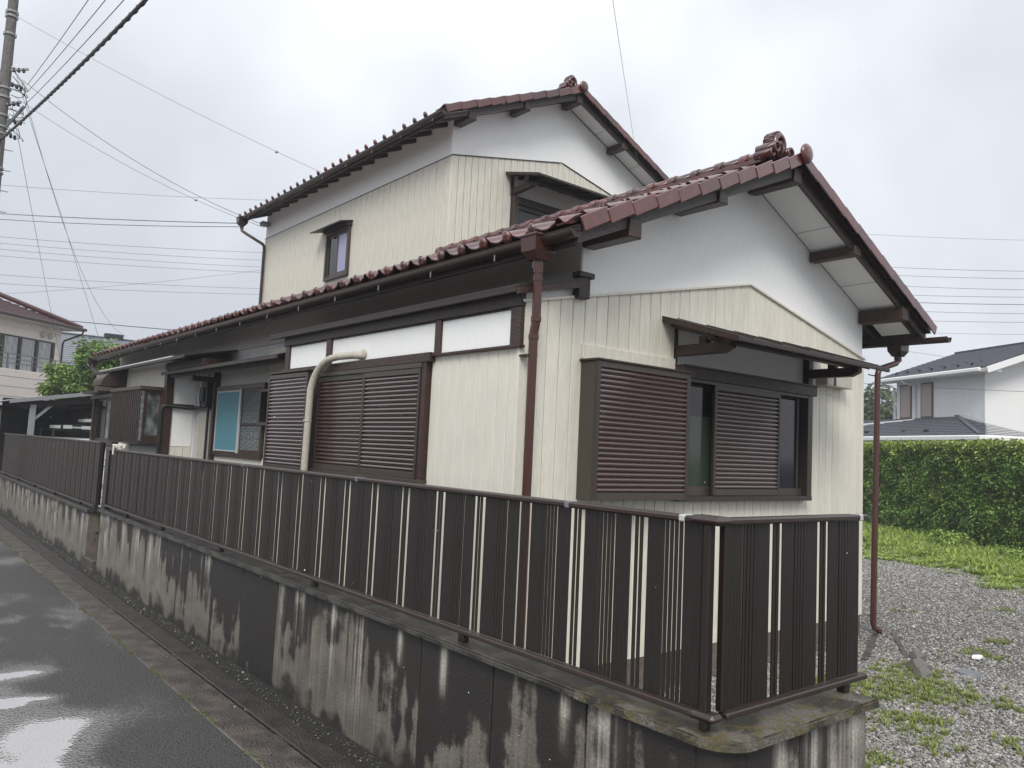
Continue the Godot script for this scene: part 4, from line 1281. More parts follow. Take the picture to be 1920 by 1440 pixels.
	bc("frame", w, Vector3(X - 0.06, 4.84, zb + 0.05), Vector3(X + 0.01, 5.64, zb), mats.bronze_frame_b)
	framed_pane(w, 4.84, 5.64, za - 0.05, -8.90, X - 0.022, 0.022, mats.bronze_frame_b, mats.lilac_glass)
	framed_pane(w, 4.84, 5.64, -8.87, zb + 0.05, X, 0.022, mats.bronze_frame_b, mats.dark_glass)
	part("canopy", prism(PackedVector2Array([Vector2(X - 0.27, 5.715), Vector2(X - 0.012, 5.785), Vector2(X - 0.012, 5.80), Vector2(X - 0.27, 5.735)]), 1.24), mats.canopy_metal, w, Vector3(0, 0, -9.62))
	bc("canopy_head", w, Vector3(X - 0.10, 5.70, za + 0.03), Vector3(X - 0.0, 5.76, zb - 0.03), mats.dark_wood)
	# window in the gable, half hidden behind the lower ridge
	var g := grp("upper_gable_window", h)
	bc("frame", g, Vector3(3.46, 4.5, Z - 0.01), Vector3(3.55, 5.84, Z + 0.09), mats.bronze_frame)
	bc("frame", g, Vector3(3.55, 5.72, Z - 0.01), Vector3(5.35, 5.84, Z + 0.09), mats.bronze_frame)
	bc("frame", g, Vector3(5.27, 4.5, Z - 0.01), Vector3(5.35, 5.72, Z + 0.09), mats.bronze_frame)
	bc("sash_rail", g, Vector3(3.60, 5.65, Z + 0.005), Vector3(4.45, 5.719, Z + 0.045), mats.bronze_frame_b)
	bc("sash_stile", g, Vector3(3.551, 4.5, Z + 0.005), Vector3(3.60, 5.719, Z + 0.045), mats.bronze_frame_b)
	bc("pane", g, Vector3(3.60, 4.5, Z + 0.015), Vector3(4.45, 5.65, Z + 0.02), mats.navy_glass, 0.0)
	bc("pane", g, Vector3(4.45, 4.5, Z + 0.003), Vector3(5.27, 5.72, Z + 0.008), mats.navy_glass, 0.0)
	var c := grp("upper_canopy", h)
	var flip := Basis(Vector3(0, 0, 1), Vector3(0, 1, 0), Vector3(-1, 0, 0)) * Basis.from_scale(Vector3(1, 1, -1))
	part("roofing", prism(PackedVector2Array([Vector2(0.0, 6.20), Vector2(0.82, 5.985), Vector2(0.82, 6.0), Vector2(0.0, 6.216)]), 2.25), mats.canopy_metal, c, Vector3(3.33, 0, Z), flip)
	bc("front_edge", c, Vector3(3.325, 5.96, Z + 0.80), Vector3(5.585, 5.99, Z + 0.83), mats.canopy_metal)
	bar("side_edge", c, Vector3(3.335, 6.185, Z + 0.005), Vector3(3.335, 5.97, Z + 0.81), 0.03, 0.026, mats.brown_wood)
	bc("beam", c, Vector3(3.38, 5.97, Z + 0.42), Vector3(5.5, 6.05, Z + 0.52), mats.dark_wood)
	part("bracket", prism(PackedVector2Array([Vector2(0, 5.87), Vector2(0.46, 5.90), Vector2(0.55, 5.95), Vector2(0.55, 5.99), Vector2(0, 5.97)]), 0.08), mats.brown_wood, c, Vector3(3.47, 0, Z), flip)
	bc("jamb_strip", c, Vector3(3.45, 5.84, Z - 0.012), Vector3(3.50, 6.18, Z + 0.02), mats.dark_wood)
	for k in 5:
		bar("rafter", c, Vector3(3.6 + 0.45 * k, 6.165, Z + 0.01), Vector3(3.6 + 0.45 * k, 5.965, Z + 0.78), 0.04, 0.04, mats.dark_wood)

# ---------------------------------------------------------------- street wall and slatted fence
func panel_point(inn: Vector2, along: Vector2, y: float, back: float) -> Vector3:
	return Vector3(along.x + inn.x * back, y, along.y + inn.y * back)

func hip_ring(ex: float, t: float, y: float) -> Array:
	return [Vector3(-10 - ex + t * 4.5, y, ex - t * 4.5), Vector3(ex - t * 4.5, y, ex - t * 4.5), Vector3(ex - t * 4.5, y, -7 - ex + t * 4.5), Vector3(-10 - ex + t * 4.5, y, -7 - ex + t * 4.5)]

func wall_panel(a: Vector2, b: Vector2, y0: float, y1: float, depth: float, s0: float, s1: float) -> ArrayMesh:
	# a -> b along the street side in (x, z); depth goes inwards, to the left of a -> b seen from above
	var s := begin()
	var d := (b - a).normalized()
	var inn := Vector2(-d.y, d.x)
	var c := 0.007
	var a2 := a + d * 0.005
	var b2 := b - d * 0.005
	var strips := [[a2, c, a2 + d * c, 0.0], [a2 + d * c, 0.0, b2 - d * c, 0.0], [b2 - d * c, 0.0, b2, c], [a2, depth, a2, c], [b2, c, b2, depth]]
	for q in strips:
		var u0 := lerpf(s0, s1, (q[0] - a).length() / (b - a).length())
		var u1 := lerpf(s0, s1, (q[2] - a).length() / (b - a).length())
		var v := [panel_point(inn, q[0], y0, q[1]), panel_point(inn, q[2], y0, q[3]), panel_point(inn, q[2], y1, q[3]), panel_point(inn, q[0], y1, q[1])]
		for k in [[0, 1, 2], [0, 2, 3]]:
			for i in [k[0], k[2], k[1]]:
				s.set_uv(Vector2(u0 if i == 0 or i == 3 else u1, 1.0 if i < 2 else 0.0))
				s.add_vertex(v[i])
	s.generate_normals()
	s.generate_tangents()
	return s.commit()

func slat_fence(f: Node3D, a: Vector3, b: Vector3, height: float, inner_end: bool) -> void:
	# a -> b: foot of the bottom rail, seen from the street from left to right or right to left alike
	var d := (b - a).normalized()
	var out := Vector3(-1, 0, 0) if absf(d.z) > absf(d.x) else Vector3(0, 0, 1)
	var l := a.distance_to(b)
	var bs := Basis(d, Vector3.UP, d.cross(Vector3.UP))
	var mid := (a + b) * 0.5
	bx("bottom_rail", f, Vector3(l, 0.024, 0.046), mid + Vector3(0, 0.012, 0) + out * 0.012, mats.fence_rail, 0.005, bs)
	bx("top_rail", f, Vector3(l + 0.03, 0.026, 0.058), mid + Vector3(0, height - 0.013, 0), mats.fence_rail, 0.007, bs)
	var hh := height - 0.052
	# ribbed wide board
	var s := begin()
	var w := 0.085
	var prof := [Vector2(0, 0.0), Vector2(0, 0.003), Vector2(0.003, 0.0055), Vector2(0.019, 0.0055), Vector2(0.0215, 0.003), Vector2(0.024, 0.0055), Vector2(0.04, 0.0055), Vector2(0.0425, 0.003), Vector2(0.045, 0.0055), Vector2(0.061, 0.0055), Vector2(0.0635, 0.003), Vector2(0.066, 0.0055), Vector2(0.082, 0.0055), Vector2(0.085, 0.003), Vector2(0.085, 0.0)]
	for i in prof.size():
		var p: Vector2 = prof[i]
		var q: Vector2 = prof[(i + 1) % prof.size()]
		quad(s, Vector3(p.x - w / 2, 0, p.y), Vector3(q.x - w / 2, 0, q.y), Vector3(q.x - w / 2, hh, q.y), Vector3(p.x - w / 2, hh, p.y))
	var wide := done(s)
	var thin := box_mesh(Vector3(0.0158, hh, 0.009), 0.002)
	var face := Basis(out.cross(Vector3.UP) * -1.0, Vector3.UP, out)
	# sequence walked from a: board, four slats, board, pair of slats with open gaps
	var x := 0.004 if absf(d.z) > absf(d.x) else 0.03
	var step := 0
	var y := Vector3(0, 0.027, 0)
	while x < l - 0.06:
		if step % 2 == 0:
			var sc := minf(1.0, (l - 0.02 - x) / w)
			part("fence_board", wide, mats.fence_board, f, a + d * (x + w * 0.5) + y, face * Basis.from_scale(Vector3(sc, 1, 1)))
			x += w
		elif step % 4 == 1:
			for k in 4:
				if x + 0.0135 + 0.0223 * k < l - 0.02:
					part("fence_slat", thin, mats.fence_slat, f, a + d * (x + 0.0135 + 0.0223 * k) + y + Vector3(0, hh * 0.5, 0) + out * 0.003, face)
			x += 0.094
		else:
			for k in 2:
				if x + 0.028 + 0.029 * k < l - 0.02:
					part("fence_slat", thin, mats.fence_slat, f, a + d * (x + 0.0315 + 0.0255 * k) + y + Vector3(0, hh * 0.5, 0) + out * 0.003, face)
			x += 0.088
		step += 1

func make_walls_and_fences() -> void:
	var w := thing("retaining_wall", "stained concrete panel wall under the slatted fence at the front corner", "wall", "concrete walls along the street")
	var zs := [2.65, 2.09, 1.47, 0.85, 0.20, -0.42, -1.03, -1.70, -2.40, -3.02, -3.70, -4.40, -5.13, -5.80, -6.53]
	for i in zs.size() - 1:
		part("panel", wall_panel(Vector2(-1.888, zs[i]), Vector2(-1.888, zs[i + 1]), -0.05, 0.745, 0.13, (2.77 - zs[i]) / 10.4, (2.77 - zs[i + 1]) / 10.4), mats.stained_concrete, w)
	# rounded corner and the short return
	var cs := begin()
	for k in 6:
		var a0 := PI * 0.5 + PI * 0.5 * k / 6.0
		var a1 := PI * 0.5 + PI * 0.5 * (k + 1) / 6.0
		var c := Vector2(-1.768, 2.65)
		var p := c + Vector2(cos(a0), sin(a0)) * 0.12
		var q := c + Vector2(cos(a1), sin(a1)) * 0.12
		var u0 := (9.42 + 0.12 * (1.0 - k / 6.0)) / 10.4
		for v in [[p, -0.05, 1.0], [q, 0.745, 0.0], [q, -0.05, 1.0], [p, -0.05, 1.0], [p, 0.745, 0.0], [q, 0.745, 0.0]]:
			cs.set_uv(Vector2(u0, v[2]))
			cs.add_vertex(Vector3(v[0].x, v[1], v[0].y))
	cs.generate_normals()
	cs.generate_tangents()
	part("corner_panel", cs.commit(), mats.stained_concrete, w)
	var xs := [-0.895, -1.05, -1.405, -1.768]
	for i in 3:
		part("panel", wall_panel(Vector2(xs[i], 2.77), Vector2(xs[i + 1], 2.77), -0.12, 0.745, 0.13, (11.3 + xs[i]) / 10.4 - 0.0, (11.3 + xs[i + 1]) / 10.4), mats.stained_concrete, w)
	bc("end_face", w, Vector3(-0.897, -0.12, 2.768), Vector3(-0.94, 0.744, 2.62), mats.foundation, 0.0)
	bc("core", w, Vector3(-1.872, -0.12, 2.6), Vector3(-1.76, 0.74, -6.51), mats.shed_dark, 0.0)
	bc("core", w, Vector3(-1.75, -0.12, 2.755), Vector3(-0.945, 0.735, 2.64), mats.foundation, 0.0)
	# cap stones: two thin layers give the worn edge
	for q in [[0.746, 0.772, 0.0], [0.7722, 0.781, 0.006]]:
		var e: float = q[2]
		var t: float = q[1] - q[0]
		var lay := Basis(Vector3(1, 0, 0), Vector3(0, 0, 1), Vector3(0, -1, 0))
		bc("cap", w, Vector3(-1.925 + e, q[0], 2.05), Vector3(-1.715 - e, q[1], -0.9), mats.wall_cap, 0.003)
		bc("cap", w, Vector3(-1.925 + e, q[0], -0.904), Vector3(-1.715 - e, q[1], -3.8), mats.wall_cap, 0.003)
		bc("cap", w, Vector3(-1.925 + e, q[0], -3.804), Vector3(-1.715 - e, q[1], -6.56 + e), mats.wall_cap, 0.003)
		var poly := PackedVector2Array([Vector2(-1.715 - e, 2.054), Vector2(-1.925 + e, 2.054)])
		for k in 9:
			var a := PI - PI * 0.5 * k / 8.0
			poly.append(Vector2(-1.775 + cos(a) * (0.15 - e), 2.665 + sin(a) * (0.15 - e)))
		poly.append_array(PackedVector2Array([Vector2(-0.875 - e, 2.815 - e), Vector2(-0.875 - e, 2.59 + e), Vector2(-1.715 - e, 2.59 + e)]))
		part("cap_corner", prism(poly, t), mats.wall_cap_moss, w, Vector3(0, q[0] + t, 0), lay)
	var f := thing("slat_fence", "dark brown vertical slat fence turning the front corner in front of the house", "fence", "slatted fences on the concrete walls")
	slat_fence(f, Vector3(-1.848, 0.822, 2.628), Vector3(-1.848, 0.822, -6.42), 0.717, false)
	slat_fence(f, Vector3(-1.80, 0.822, 2.68), Vector3(-0.772, 0.822, 2.68), 0.717, true)
	bc("corner_post", f, Vector3(-1.868, 0.781, 2.636), Vector3(-1.832, 1.515, 2.668), mats.fence_slat, 0.004)
	bc("corner_stile", f, Vector3(-1.81, 0.846, 2.665), Vector3(-1.778, 1.515, 2.695), mats.fence_slat, 0.004)
	bc("corner_joint", f, Vector3(-1.885, 0.818, 2.595), Vector3(-1.815, 0.8475, 2.712), mats.fence_rail, 0.012)
	bc("corner_cap", f, Vector3(-1.885, 1.512, 2.58), Vector3(-1.80, 1.545, 2.72), mats.fence_rail, 0.014)
	for z in [1.2, -0.5, -2.3, -4.0, -5.4]:
		bc("leg", f, Vector3(-1.872, 0.781, z), Vector3(-1.832, 0.823, z - 0.045), mats.fence_slat)
	bc("leg", f, Vector3(-0.90, 0.781, 2.66), Vector3(-0.94, 0.823, 2.70), mats.fence_slat)
	for z in [1.93, 0.02, -1.9]:
		bc("rail_sleeve", f, Vector3(-1.879, 1.511, z), Vector3(-1.817, 1.5402, z - 0.03), mats.cable_far, 0.004)
	bc("rail_sleeve", f, Vector3(-1.879, 1.5145, 2.56), Vector3(-1.817, 1.5405, 2.53), mats.aluminium, 0.004)
	bc("rail_sleeve", f, Vector3(-0.84, 1.511, 2.65), Vector3(-0.815, 1.5405, 2.712), mats.aluminium, 0.004)
	bc("end_post", f, Vector3(-1.872, 0.12, -6.43), Vector3(-1.80, 1.545, -6.62), mats.fence_board, 0.004)
	bc("back_sheet", f, Vector3(-1.80, 0.84, -4.6), Vector3(-1.795, 1.51, -6.42), mats.fence_board, 0.0)
	# bracket hung over the end of the fence
	var br := thing("rail_hook", "small cream plastic bracket hooked over the far end of the slatted fence", "bracket")
	bc("arm", br, Vector3(-1.80, 1.552, -6.1), Vector3(-1.77, 1.575, -6.6), mats.beige_paint, 0.004)
	bc("hook", br, Vector3(-1.90, 1.47, -6.14), Vector3(-1.885, 1.575, -6.17), mats.beige_paint, 0.004)
	bc("cross_bar", br, Vector3(-1.90, 1.576, -6.12), Vector3(-1.76, 1.60, -6.19), mats.beige_paint, 0.004)
	# second wall and fence beyond the opening
	var w2 := thing("retaining_wall", "streaked pale concrete wall beyond the narrow opening, farther up the street", "wall", "concrete walls along the street")
	for i in 14:
		var z0 := -7.2 - 0.68 * i
		var u := 6.7 + fmod(0.68 * i, 2.6)
		part("panel", wall_panel(Vector2(-1.888, z0), Vector2(-1.888, z0 - 0.68), -0.05, 0.67, 0.13, u / 10.4, (u + 0.68) / 10.4), mats.stained_concrete, w2)
	bc("end_face", w2, Vector3(-1.885, -0.1, -7.19), Vector3(-1.70, 0.669, -7.21), mats.foundation, 0.0)
	bc("core", w2, Vector3(-1.87, -0.1, -7.215), Vector3(-1.71, 0.66, -16.6), mats.foundation, 0.0)
	for k in 4:
		bc("cap", w2, Vector3(-1.925, 0.672, -7.16 - 2.37 * k), Vector3(-1.69, 0.722, -7.16 - 2.37 * (k + 1) + 0.004), mats.wall_cap, 0.007)
	var f2 := thing("slat_fence", "dark slatted fence on the far wall, left of the narrow opening", "fence", "slatted fences on the concrete walls")
	slat_fence(f2, Vector3(-1.848, 0.765, -7.02), Vector3(-1.848, 0.765, -16.2), 0.85, false)
	for k in 5:
		bc("leg", f2, Vector3(-1.872, 0.722, -7.9 - 1.9 * k), Vector3(-1.832, 0.766, -7.945 - 1.9 * k), mats.fence_slat)
	bc("end_post", f2, Vector3(-1.87, 0.722, -6.97), Vector3(-1.828, 1.61, -7.02), mats.fence_slat, 0.004)
	bc("back_sheet", f2, Vector3(-1.80, 0.78, -7.02), Vector3(-1.795, 1.60, -16.2), mats.fence_board, 0.0)
	var st := thing("door_step", "low concrete step in the narrow opening between the two walls", "step")
	bc("block", st, Vector3(-1.93, -0.1, -6.57), Vector3(-1.45, 0.13, -7.19), mats.drain_slab, 0.01)
	# straggly plant in the opening
	var pl := thing("climbing_plant", "straggly dark plant growing in the narrow opening beside the fence end", "plant")
	var s := begin()
	var lx := []
	var lc := PackedColorArray()
	for k in 5:
		var pts := PackedVector3Array()
		var p := Vector3(-1.72 + rng.randf_range(-0.05, 0.08), 0.3, -6.95 + rng.randf_range(-0.2, 0.15))
		for j in 9:
			pts.append(p)
			p += Vector3(rng.randf_range(-0.05, 0.05), rng.randf_range(0.08, 0.16), rng.randf_range(-0.06, 0.06))
			for q in (5 if j < 4 else 2):
				lx.append(Transform3D(Basis.from_euler(Vector3(rng.randf_range(-0.8, 0.8), rng.randf() * TAU, rng.randf_range(-0.9, 0.6))).scaled(Vector3.ONE * rng.randf_range(0.6, 1.2)), p + Vector3(rng.randfn(0, 0.04), rng.randfn(0, 0.04), rng.randfn(0, 0.04))))
				var g := rng.randf_range(0.5, 1.3)
				lc.append(Color(0.05 * g, 0.09 * g, 0.035 * g))
		add_tube(s, pts, 0.006, 5, 0.002)
	part("stem", done(s), mats.bark, pl)
	stuff(many("leaves", leaf(0.06, 0.035), mats.leaf_green, lx, pl, lc))

# ---------------------------------------------------------------- trees and hedge
# leaves scattered over clumps; every clump has its own tone
func crown(parent: Node, called: String, clumps: Array, leaf_len: float, per: int, base: Color, seed_: int, flat := 0.7) -> void:
	var r := RandomNumberGenerator.new()
	r.seed = seed_
	var xfs := []
	var cols := PackedColorArray()
	for c in clumps:
		var tone_ := r.randf_range(0.65, 1.3)
		for i in per:
			var v: Vector3 = Vector3(r.randfn(), r.randfn(), r.randfn()).normalized() * pow(r.randf(), 0.45) * c[1]
			v.y *= flat
			var out := Basis(Vector3.UP, atan2(-v.z, v.x) + r.randf_range(-0.9, 0.9)) * Basis(Vector3.BACK, r.randf_range(-0.9, 0.35)) * Basis(Vector3.RIGHT, r.randf_range(-0.7, 0.7))
			xfs.append(Transform3D(out.scaled(Vector3.ONE * r.randf_range(0.7, 1.25)), c[0] + v))
			var g := tone_ * r.randf_range(0.7, 1.3)
			cols.append(Color(base.r * g * r.randf_range(0.85, 1.2), base.g * g, base.b * g * r.randf_range(0.7, 1.1)))
	stuff(many(called, leaf(leaf_len, leaf_len * 0.5), mats.leaf_green, xfs, parent, cols))

func tree(called: String, label: String, at: Vector3, trunk_h: float, r: float, n: int, leaf_len: float, per: int, base: Color, seed_: int, group := "") -> void:
	var t := thing(called, label, "tree", group, at)
	var g := RandomNumberGenerator.new()
	g.seed = seed_
	var s := begin()
	s.set_smooth_group(1)
	add_tube(s, PackedVector3Array([Vector3(0, -0.1, 0), Vector3(0.03, trunk_h * 0.5, 0.02), Vector3(-0.02, trunk_h, 0.03)]), 0.05 + r * 0.05, 8, 0.03 + r * 0.03)
	var clumps := []
	for i in n:
		var v := Vector3(g.randfn(), g.randfn(), g.randfn()).normalized() * (pow(g.randf(), 0.4) * r)
		v.y = v.y * 0.95
		var p := Vector3(0, trunk_h + r * 0.75, 0) + v
		clumps.append([p, r * g.randf_range(0.18, 0.34)])
		var root := Vector3(-0.02, trunk_h * g.randf_range(0.75, 1.0), 0.03)
		add_tube(s, PackedVector3Array([root, root.lerp(p, 0.5) + Vector3(0, -0.1 * r, 0), p]), 0.03 * r, 5, 0.006 * r)
	part("trunk", done(s), mats.bark, t)
	crown(t, "crown", clumps, leaf_len, per, base, seed_ + 1)

func make_left_background() -> void:
	# neighbour's house: its own axes, origin at the foot of the right hand corner
	var n := thing("neighbour_house", "two storey house with pinkish siding and red hipped roof at far left", "house", "", Vector3(1.6, -0.1, -32.0))
	n.rotation.y = atan2(0.62, 0.79)
	bc("wall", n, Vector3(-10, 0, -7), Vector3(0, 6.05, -0.02), mats.neighbour_siding, 0.0)
	for k in 15:
		bc("siding_course", n, Vector3(-10, 0.25 + 0.385 * k, -0.019), Vector3(0.008, 0.25 + 0.385 * k + 0.375, 0.006), mats.neighbour_siding, 0.004)
	# hipped roof in stepped tile courses
	var s := begin()
	var ex := 0.55
	var rows := 22
	for k in rows:
		var t0 := float(k) / rows
		var t1 := float(k + 1) / rows
		var y0 := 5.98 + t0 * 1.9 + 0.035
		var y1 := 5.98 + t1 * 1.9
		var lo: Array = hip_ring(ex, t0, y0)
		var hi: Array = hip_ring(ex, t1, y1)
		var un: Array = hip_ring(ex, t0, y0 - 0.045)
		for j in 4:
			var j2 := (j + 1) % 4
			quad(s, lo[j], lo[j2], hi[j2], hi[j])
			quad(s, un[j], un[j2], lo[j2], lo[j])
	var roof := part("roof", done(s), mats.tile_1, n)
	bc("soffit", n, Vector3(-10.5, 5.93, -7.5), Vector3(0.55, 5.985, 0.55), mats.old_plaster, 0.0)
	bc("gutter", n, Vector3(-10.5, 5.92, 0.55), Vector3(0.67, 6.04, 0.65), mats.gutter_brown, 0.02)
	bc("gutter", n, Vector3(0.55, 5.92, 0.545), Vector3(0.65, 6.04, -7.5), mats.gutter_brown, 0.02)
	add_hip(n, Vector3(0.53, 6.05, 0.53), Vector3(-3.5, 7.95, -3.5))
	part("downpipe", tube(PackedVector3Array([Vector3(0.52, 5.95, 0.6), Vector3(0.5, 5.78, 0.55), Vector3(0.1, 5.45, 0.08), Vector3(0.06, 5.3, 0.06), Vector3(0.06, 0, 0.06)]), 0.04, 6), mats.gutter_brown, n)
	bc("chimney", n, Vector3(-3.9, 6.6, -1.6), Vector3(-3.55, 7.7, -1.2), mats.foundation, 0.02)
	var wn := grp("window", n)
	bc("frame", wn, Vector3(-3.6, 3.75, 0.007), Vector3(-0.28, 5.32, 0.03), mats.bronze_frame)
	for k in 4:
		bc("curtain", wn, Vector3(-3.5 + 0.80 * k, 3.8, 0.031), Vector3(-3.5 + 0.80 * k + 0.58, 5.25, 0.04), mats.curtain, 0.0)
		bc("mullion", wn, Vector3(-3.5 + 0.80 * k + 0.66, 3.8, 0.03), Vector3(-3.5 + 0.80 * k + 0.74, 5.25, 0.06), mats.bronze_frame, 0.0)
	for k in 2:
		var vs := SphereMesh.new()
		vs.radius = 0.13; vs.height = 0.26; vs.radial_segments = 10; vs.rings = 5
		part("vent_cap", vs, mats.cream_plastic, n, Vector3(-0.95 + 0.38 * k, 5.55, 0.05), Basis.from_scale(Vector3(1, 1, 0.7)))
	var bal := grp("balcony", n)
	bc("parapet", bal, Vector3(-6, 2.6, 0.03), Vector3(1.4, 3.95, 1.0), mats.neighbour_siding, 0.01)
	for k in 3:
		bc("course_line", bal, Vector3(-6, 2.95 + 0.36 * k, 1.0), Vector3(1.4, 2.965 + 0.36 * k, 1.004), mats.cable_far, 0.0)
	for k in 3:
		bc("rail", bal, Vector3(-6, 4.15 + 0.17 * k, 0.92), Vector3(1.4, 4.18 + 0.17 * k, 0.96), mats.cable_far, 0.0)
	for k in 7:
		bc("rail_post", bal, Vector3(-5.6 + 1.1 * k, 3.95, 0.92), Vector3(-5.56 + 1.1 * k, 4.52, 0.97), mats.cable_far, 0.0)
	bc("lower_eave", bal, Vector3(-6.5, 2.45, 0.03), Vector3(1.7, 2.6, 1.5), mats.dark_wood, 0.02)
	bc("lower_wall", n, Vector3(-7.0, 0.0, 0.02), Vector3(-0.5, 2.45, 0.6), mats.beige_stained, 0.0)
	# grey roofed house behind the tree
	var g := thing("far_house", "grey slate roofed house behind the tree at left", "house", "", Vector3(0, 0, -50))
	bc("wall", g, Vector3(2.5, -0.1, -6), Vector3(16.5, 5.3, 0), mats.old_plaster, 0.0)
	var gs := begin()
	for k in 18:
		var t0 := k / 18.0
		var t1 := (k + 1) / 18.0
		quad(gs, Vector3(1.7 + t0 * 3.0, 5.2 + 2.75 * t0 + 0.03, 1 - t0 * 4.5), Vector3(18, 5.2 + 2.75 * t0 + 0.03, 1 - t0 * 4.5), Vector3(18, 5.2 + 2.75 * t1, 1 - t1 * 4.5), Vector3(1.7 + t1 * 3.0, 5.2 + 2.75 * t1, 1 - t1 * 4.5))
		quad(gs, Vector3(1.7 + t0 * 3.0, 5.2 + 2.75 * t0 - 0.03, 1 - t0 * 4.5), Vector3(18, 5.2 + 2.75 * t0 - 0.03, 1 - t0 * 4.5), Vector3(18, 5.2 + 2.75 * t0 + 0.03, 1 - t0 * 4.5), Vector3(1.7 + t0 * 3.0, 5.2 + 2.75 * t0 + 0.03, 1 - t0 * 4.5))
		quad(gs, Vector3(1.7 + t0 * 3.0, 5.2 + 2.75 * t0 + 0.03, -8 + t0 * 4.5), Vector3(1.7 + t0 * 3.0, 5.2 + 2.75 * t0 + 0.03, 1 - t0 * 4.5), Vector3(1.7 + t1 * 3.0, 5.2 + 2.75 * t1, 1 - t1 * 4.5), Vector3(1.7 + t1 * 3.0, 5.2 + 2.75 * t1, -8 + t1 * 4.5))
		quad(gs, Vector3(18, 5.2 + 2.75 * t0, -8 + t0 * 4.5), Vector3(1.7 + t0 * 3.0, 5.2 + 2.75 * t0, -8 + t0 * 4.5), Vector3(1.7 + t1 * 3.0, 5.2 + 2.75 * t1, -8 + t1 * 4.5), Vector3(18, 5.2 + 2.75 * t1, -8 + t1 * 4.5))
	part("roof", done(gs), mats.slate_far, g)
	bc("ridge", g, Vector3(4.65, 7.93, -3.6), Vector3(18, 8.05, -3.4), mats.slate_grey, 0.02)
	bc("ridge_vent", g, Vector3(7.6, 8.0, -3.7), Vector3(8.75, 8.3, -3.3), mats.shed_dark, 0.03)
	tree("round_tree", "full green broadleaf tree between the pinkish house and the long eave", Vector3(1.4, -0.1, -24), 2.35, 1.42, 64, 0.15, 170, Color(0.15, 0.24, 0.06), 501)
	tree("edge_tree", "green tree half cut off by the left edge beside the pinkish house", Vector3(-2.75, -0.1, -22), 2.9, 1.15, 40, 0.11, 110, Color(0.14, 0.18, 0.055), 511)
	# lean-to carport with a van under it
	var c := thing("carport", "lean-to carport with pale roof edge and grey post beyond the far fence", "carport")
	part("roofing", prism(PackedVector2Array([Vector2(-1.72, 2.37), Vector2(0.55, 2.78), Vector2(0.55, 2.80), Vector2(-1.72, 2.39)]), 6.0), mats.polycarbonate, c, Vector3(0, 0, -23.0))
	part("front_edge", prism(PackedVector2Array([Vector2(-1.73, 2.30), Vector2(0.2, 2.65), Vector2(0.2, 2.73), Vector2(-1.73, 2.385)]), 0.06), mats.galvanised, c, Vector3(0, 0, -16.99))
	part("front_beam", prism(PackedVector2Array([Vector2(-1.5, 2.18), Vector2(0.5, 2.52), Vector2(0.5, 2.66), Vector2(-1.5, 2.32)]), 0.08), mats.shed_dark, c, Vector3(0, 0, -17.15))
	bc("post", c, Vector3(-1.30, -0.1, -17.06), Vector3(-1.18, 2.30, -17.18), mats.galvanised)
	bar("brace", c, Vector3(-1.2, 1.95, -17.12), Vector3(-0.85, 2.32, -17.12), 0.06, 0.05, mats.galvanised)
	bc("back_wall", c, Vector3(-1.2, -0.1, -22.9), Vector3(0.6, 2.6, -23.0), mats.shed_dark, 0.0)
	bc("side_wall", c, Vector3(0.45, -0.1, -17.2), Vector3(0.55, 2.7, -22.9), mats.shed_dark, 0.0)
	for k in 7:
		bc("purlin", c, Vector3(-1.5, 2.28, -17.6 - 0.8 * k), Vector3(0.45, 2.33, -17.68 - 0.8 * k), mats.shed_dark, 0.0)
	var v := thing("van", "white van parked under the carport, its roof just above the far fence", "van")
	var vp := PackedVector2Array([Vector2(-15.1, 0.25), Vector2(-15.05, 0.75), Vector2(-15.2, 0.9), Vector2(-15.75, 1.50), Vector2(-15.9, 1.55), Vector2(-18.3, 1.56), Vector2(-18.35, 0.25)])
	var body := begin()
	add_prism(body, vp, 1.42, Transform3D(Basis(Vector3(0, 0, 1), Vector3(0, 1, 0), Vector3(-1, 0, 0)), Vector3(0.42, 0, 0)))
	part("body", done(body), mats.car_white, v)
	part("windscreen", box_mesh(Vector3(1.25, 0.62, 0.01), 0.0), mats.dark_glass, v, Vector3(-0.29, 1.2, -15.46), Basis.from_euler(Vector3(-0.74, 0, 0)))
	for q in [[-1.0, -15.7], [0.42, -15.7], [-1.0, -17.7], [0.42, -17.7]]:
		part("wheel", tube(PackedVector3Array([Vector3(q[0] - 0.08, 0.18, q[1]), Vector3(q[0] - 0.075, 0.18, q[1]), Vector3(q[0] + 0.075, 0.18, q[1])]), 0.28, 14), mats.black_plastic, v)
	for x in [-0.85, 0.28]:
		bc("headlight", v, Vector3(x - 0.12, 0.60, -15.05), Vector3(x + 0.12, 0.72, -15.02), mats.aluminium)
	bc("bumper", v, Vector3(-0.98, 0.28, -15.06), Vector3(0.4, 0.48, -14.98), mats.car_white, 0.02)
	for z in [-16.2, -17.8]:
		bc("roof_bar", v, Vector3(-0.95, 1.72, z), Vector3(0.4, 1.76, z - 0.05), mats.black_plastic)
		for x in [-0.93, 0.36]:
			bc("bar_foot", v, Vector3(x, 1.55, z), Vector3(x + 0.04, 1.72, z - 0.05), mats.black_plastic)
	var ld := thing("ladder", "aluminium ladder lying on the roof bars of the white van", "ladder")
	for q in [[1.77, -0.72], [1.77, -0.34], [1.95, -0.1], [1.95, 0.2]]:
		bx("rail", ld, Vector3(0.03, 0.075, 2.6), Vector3(q[1], q[0] + 0.04, -16.6), mats.aluminium, 0.004)
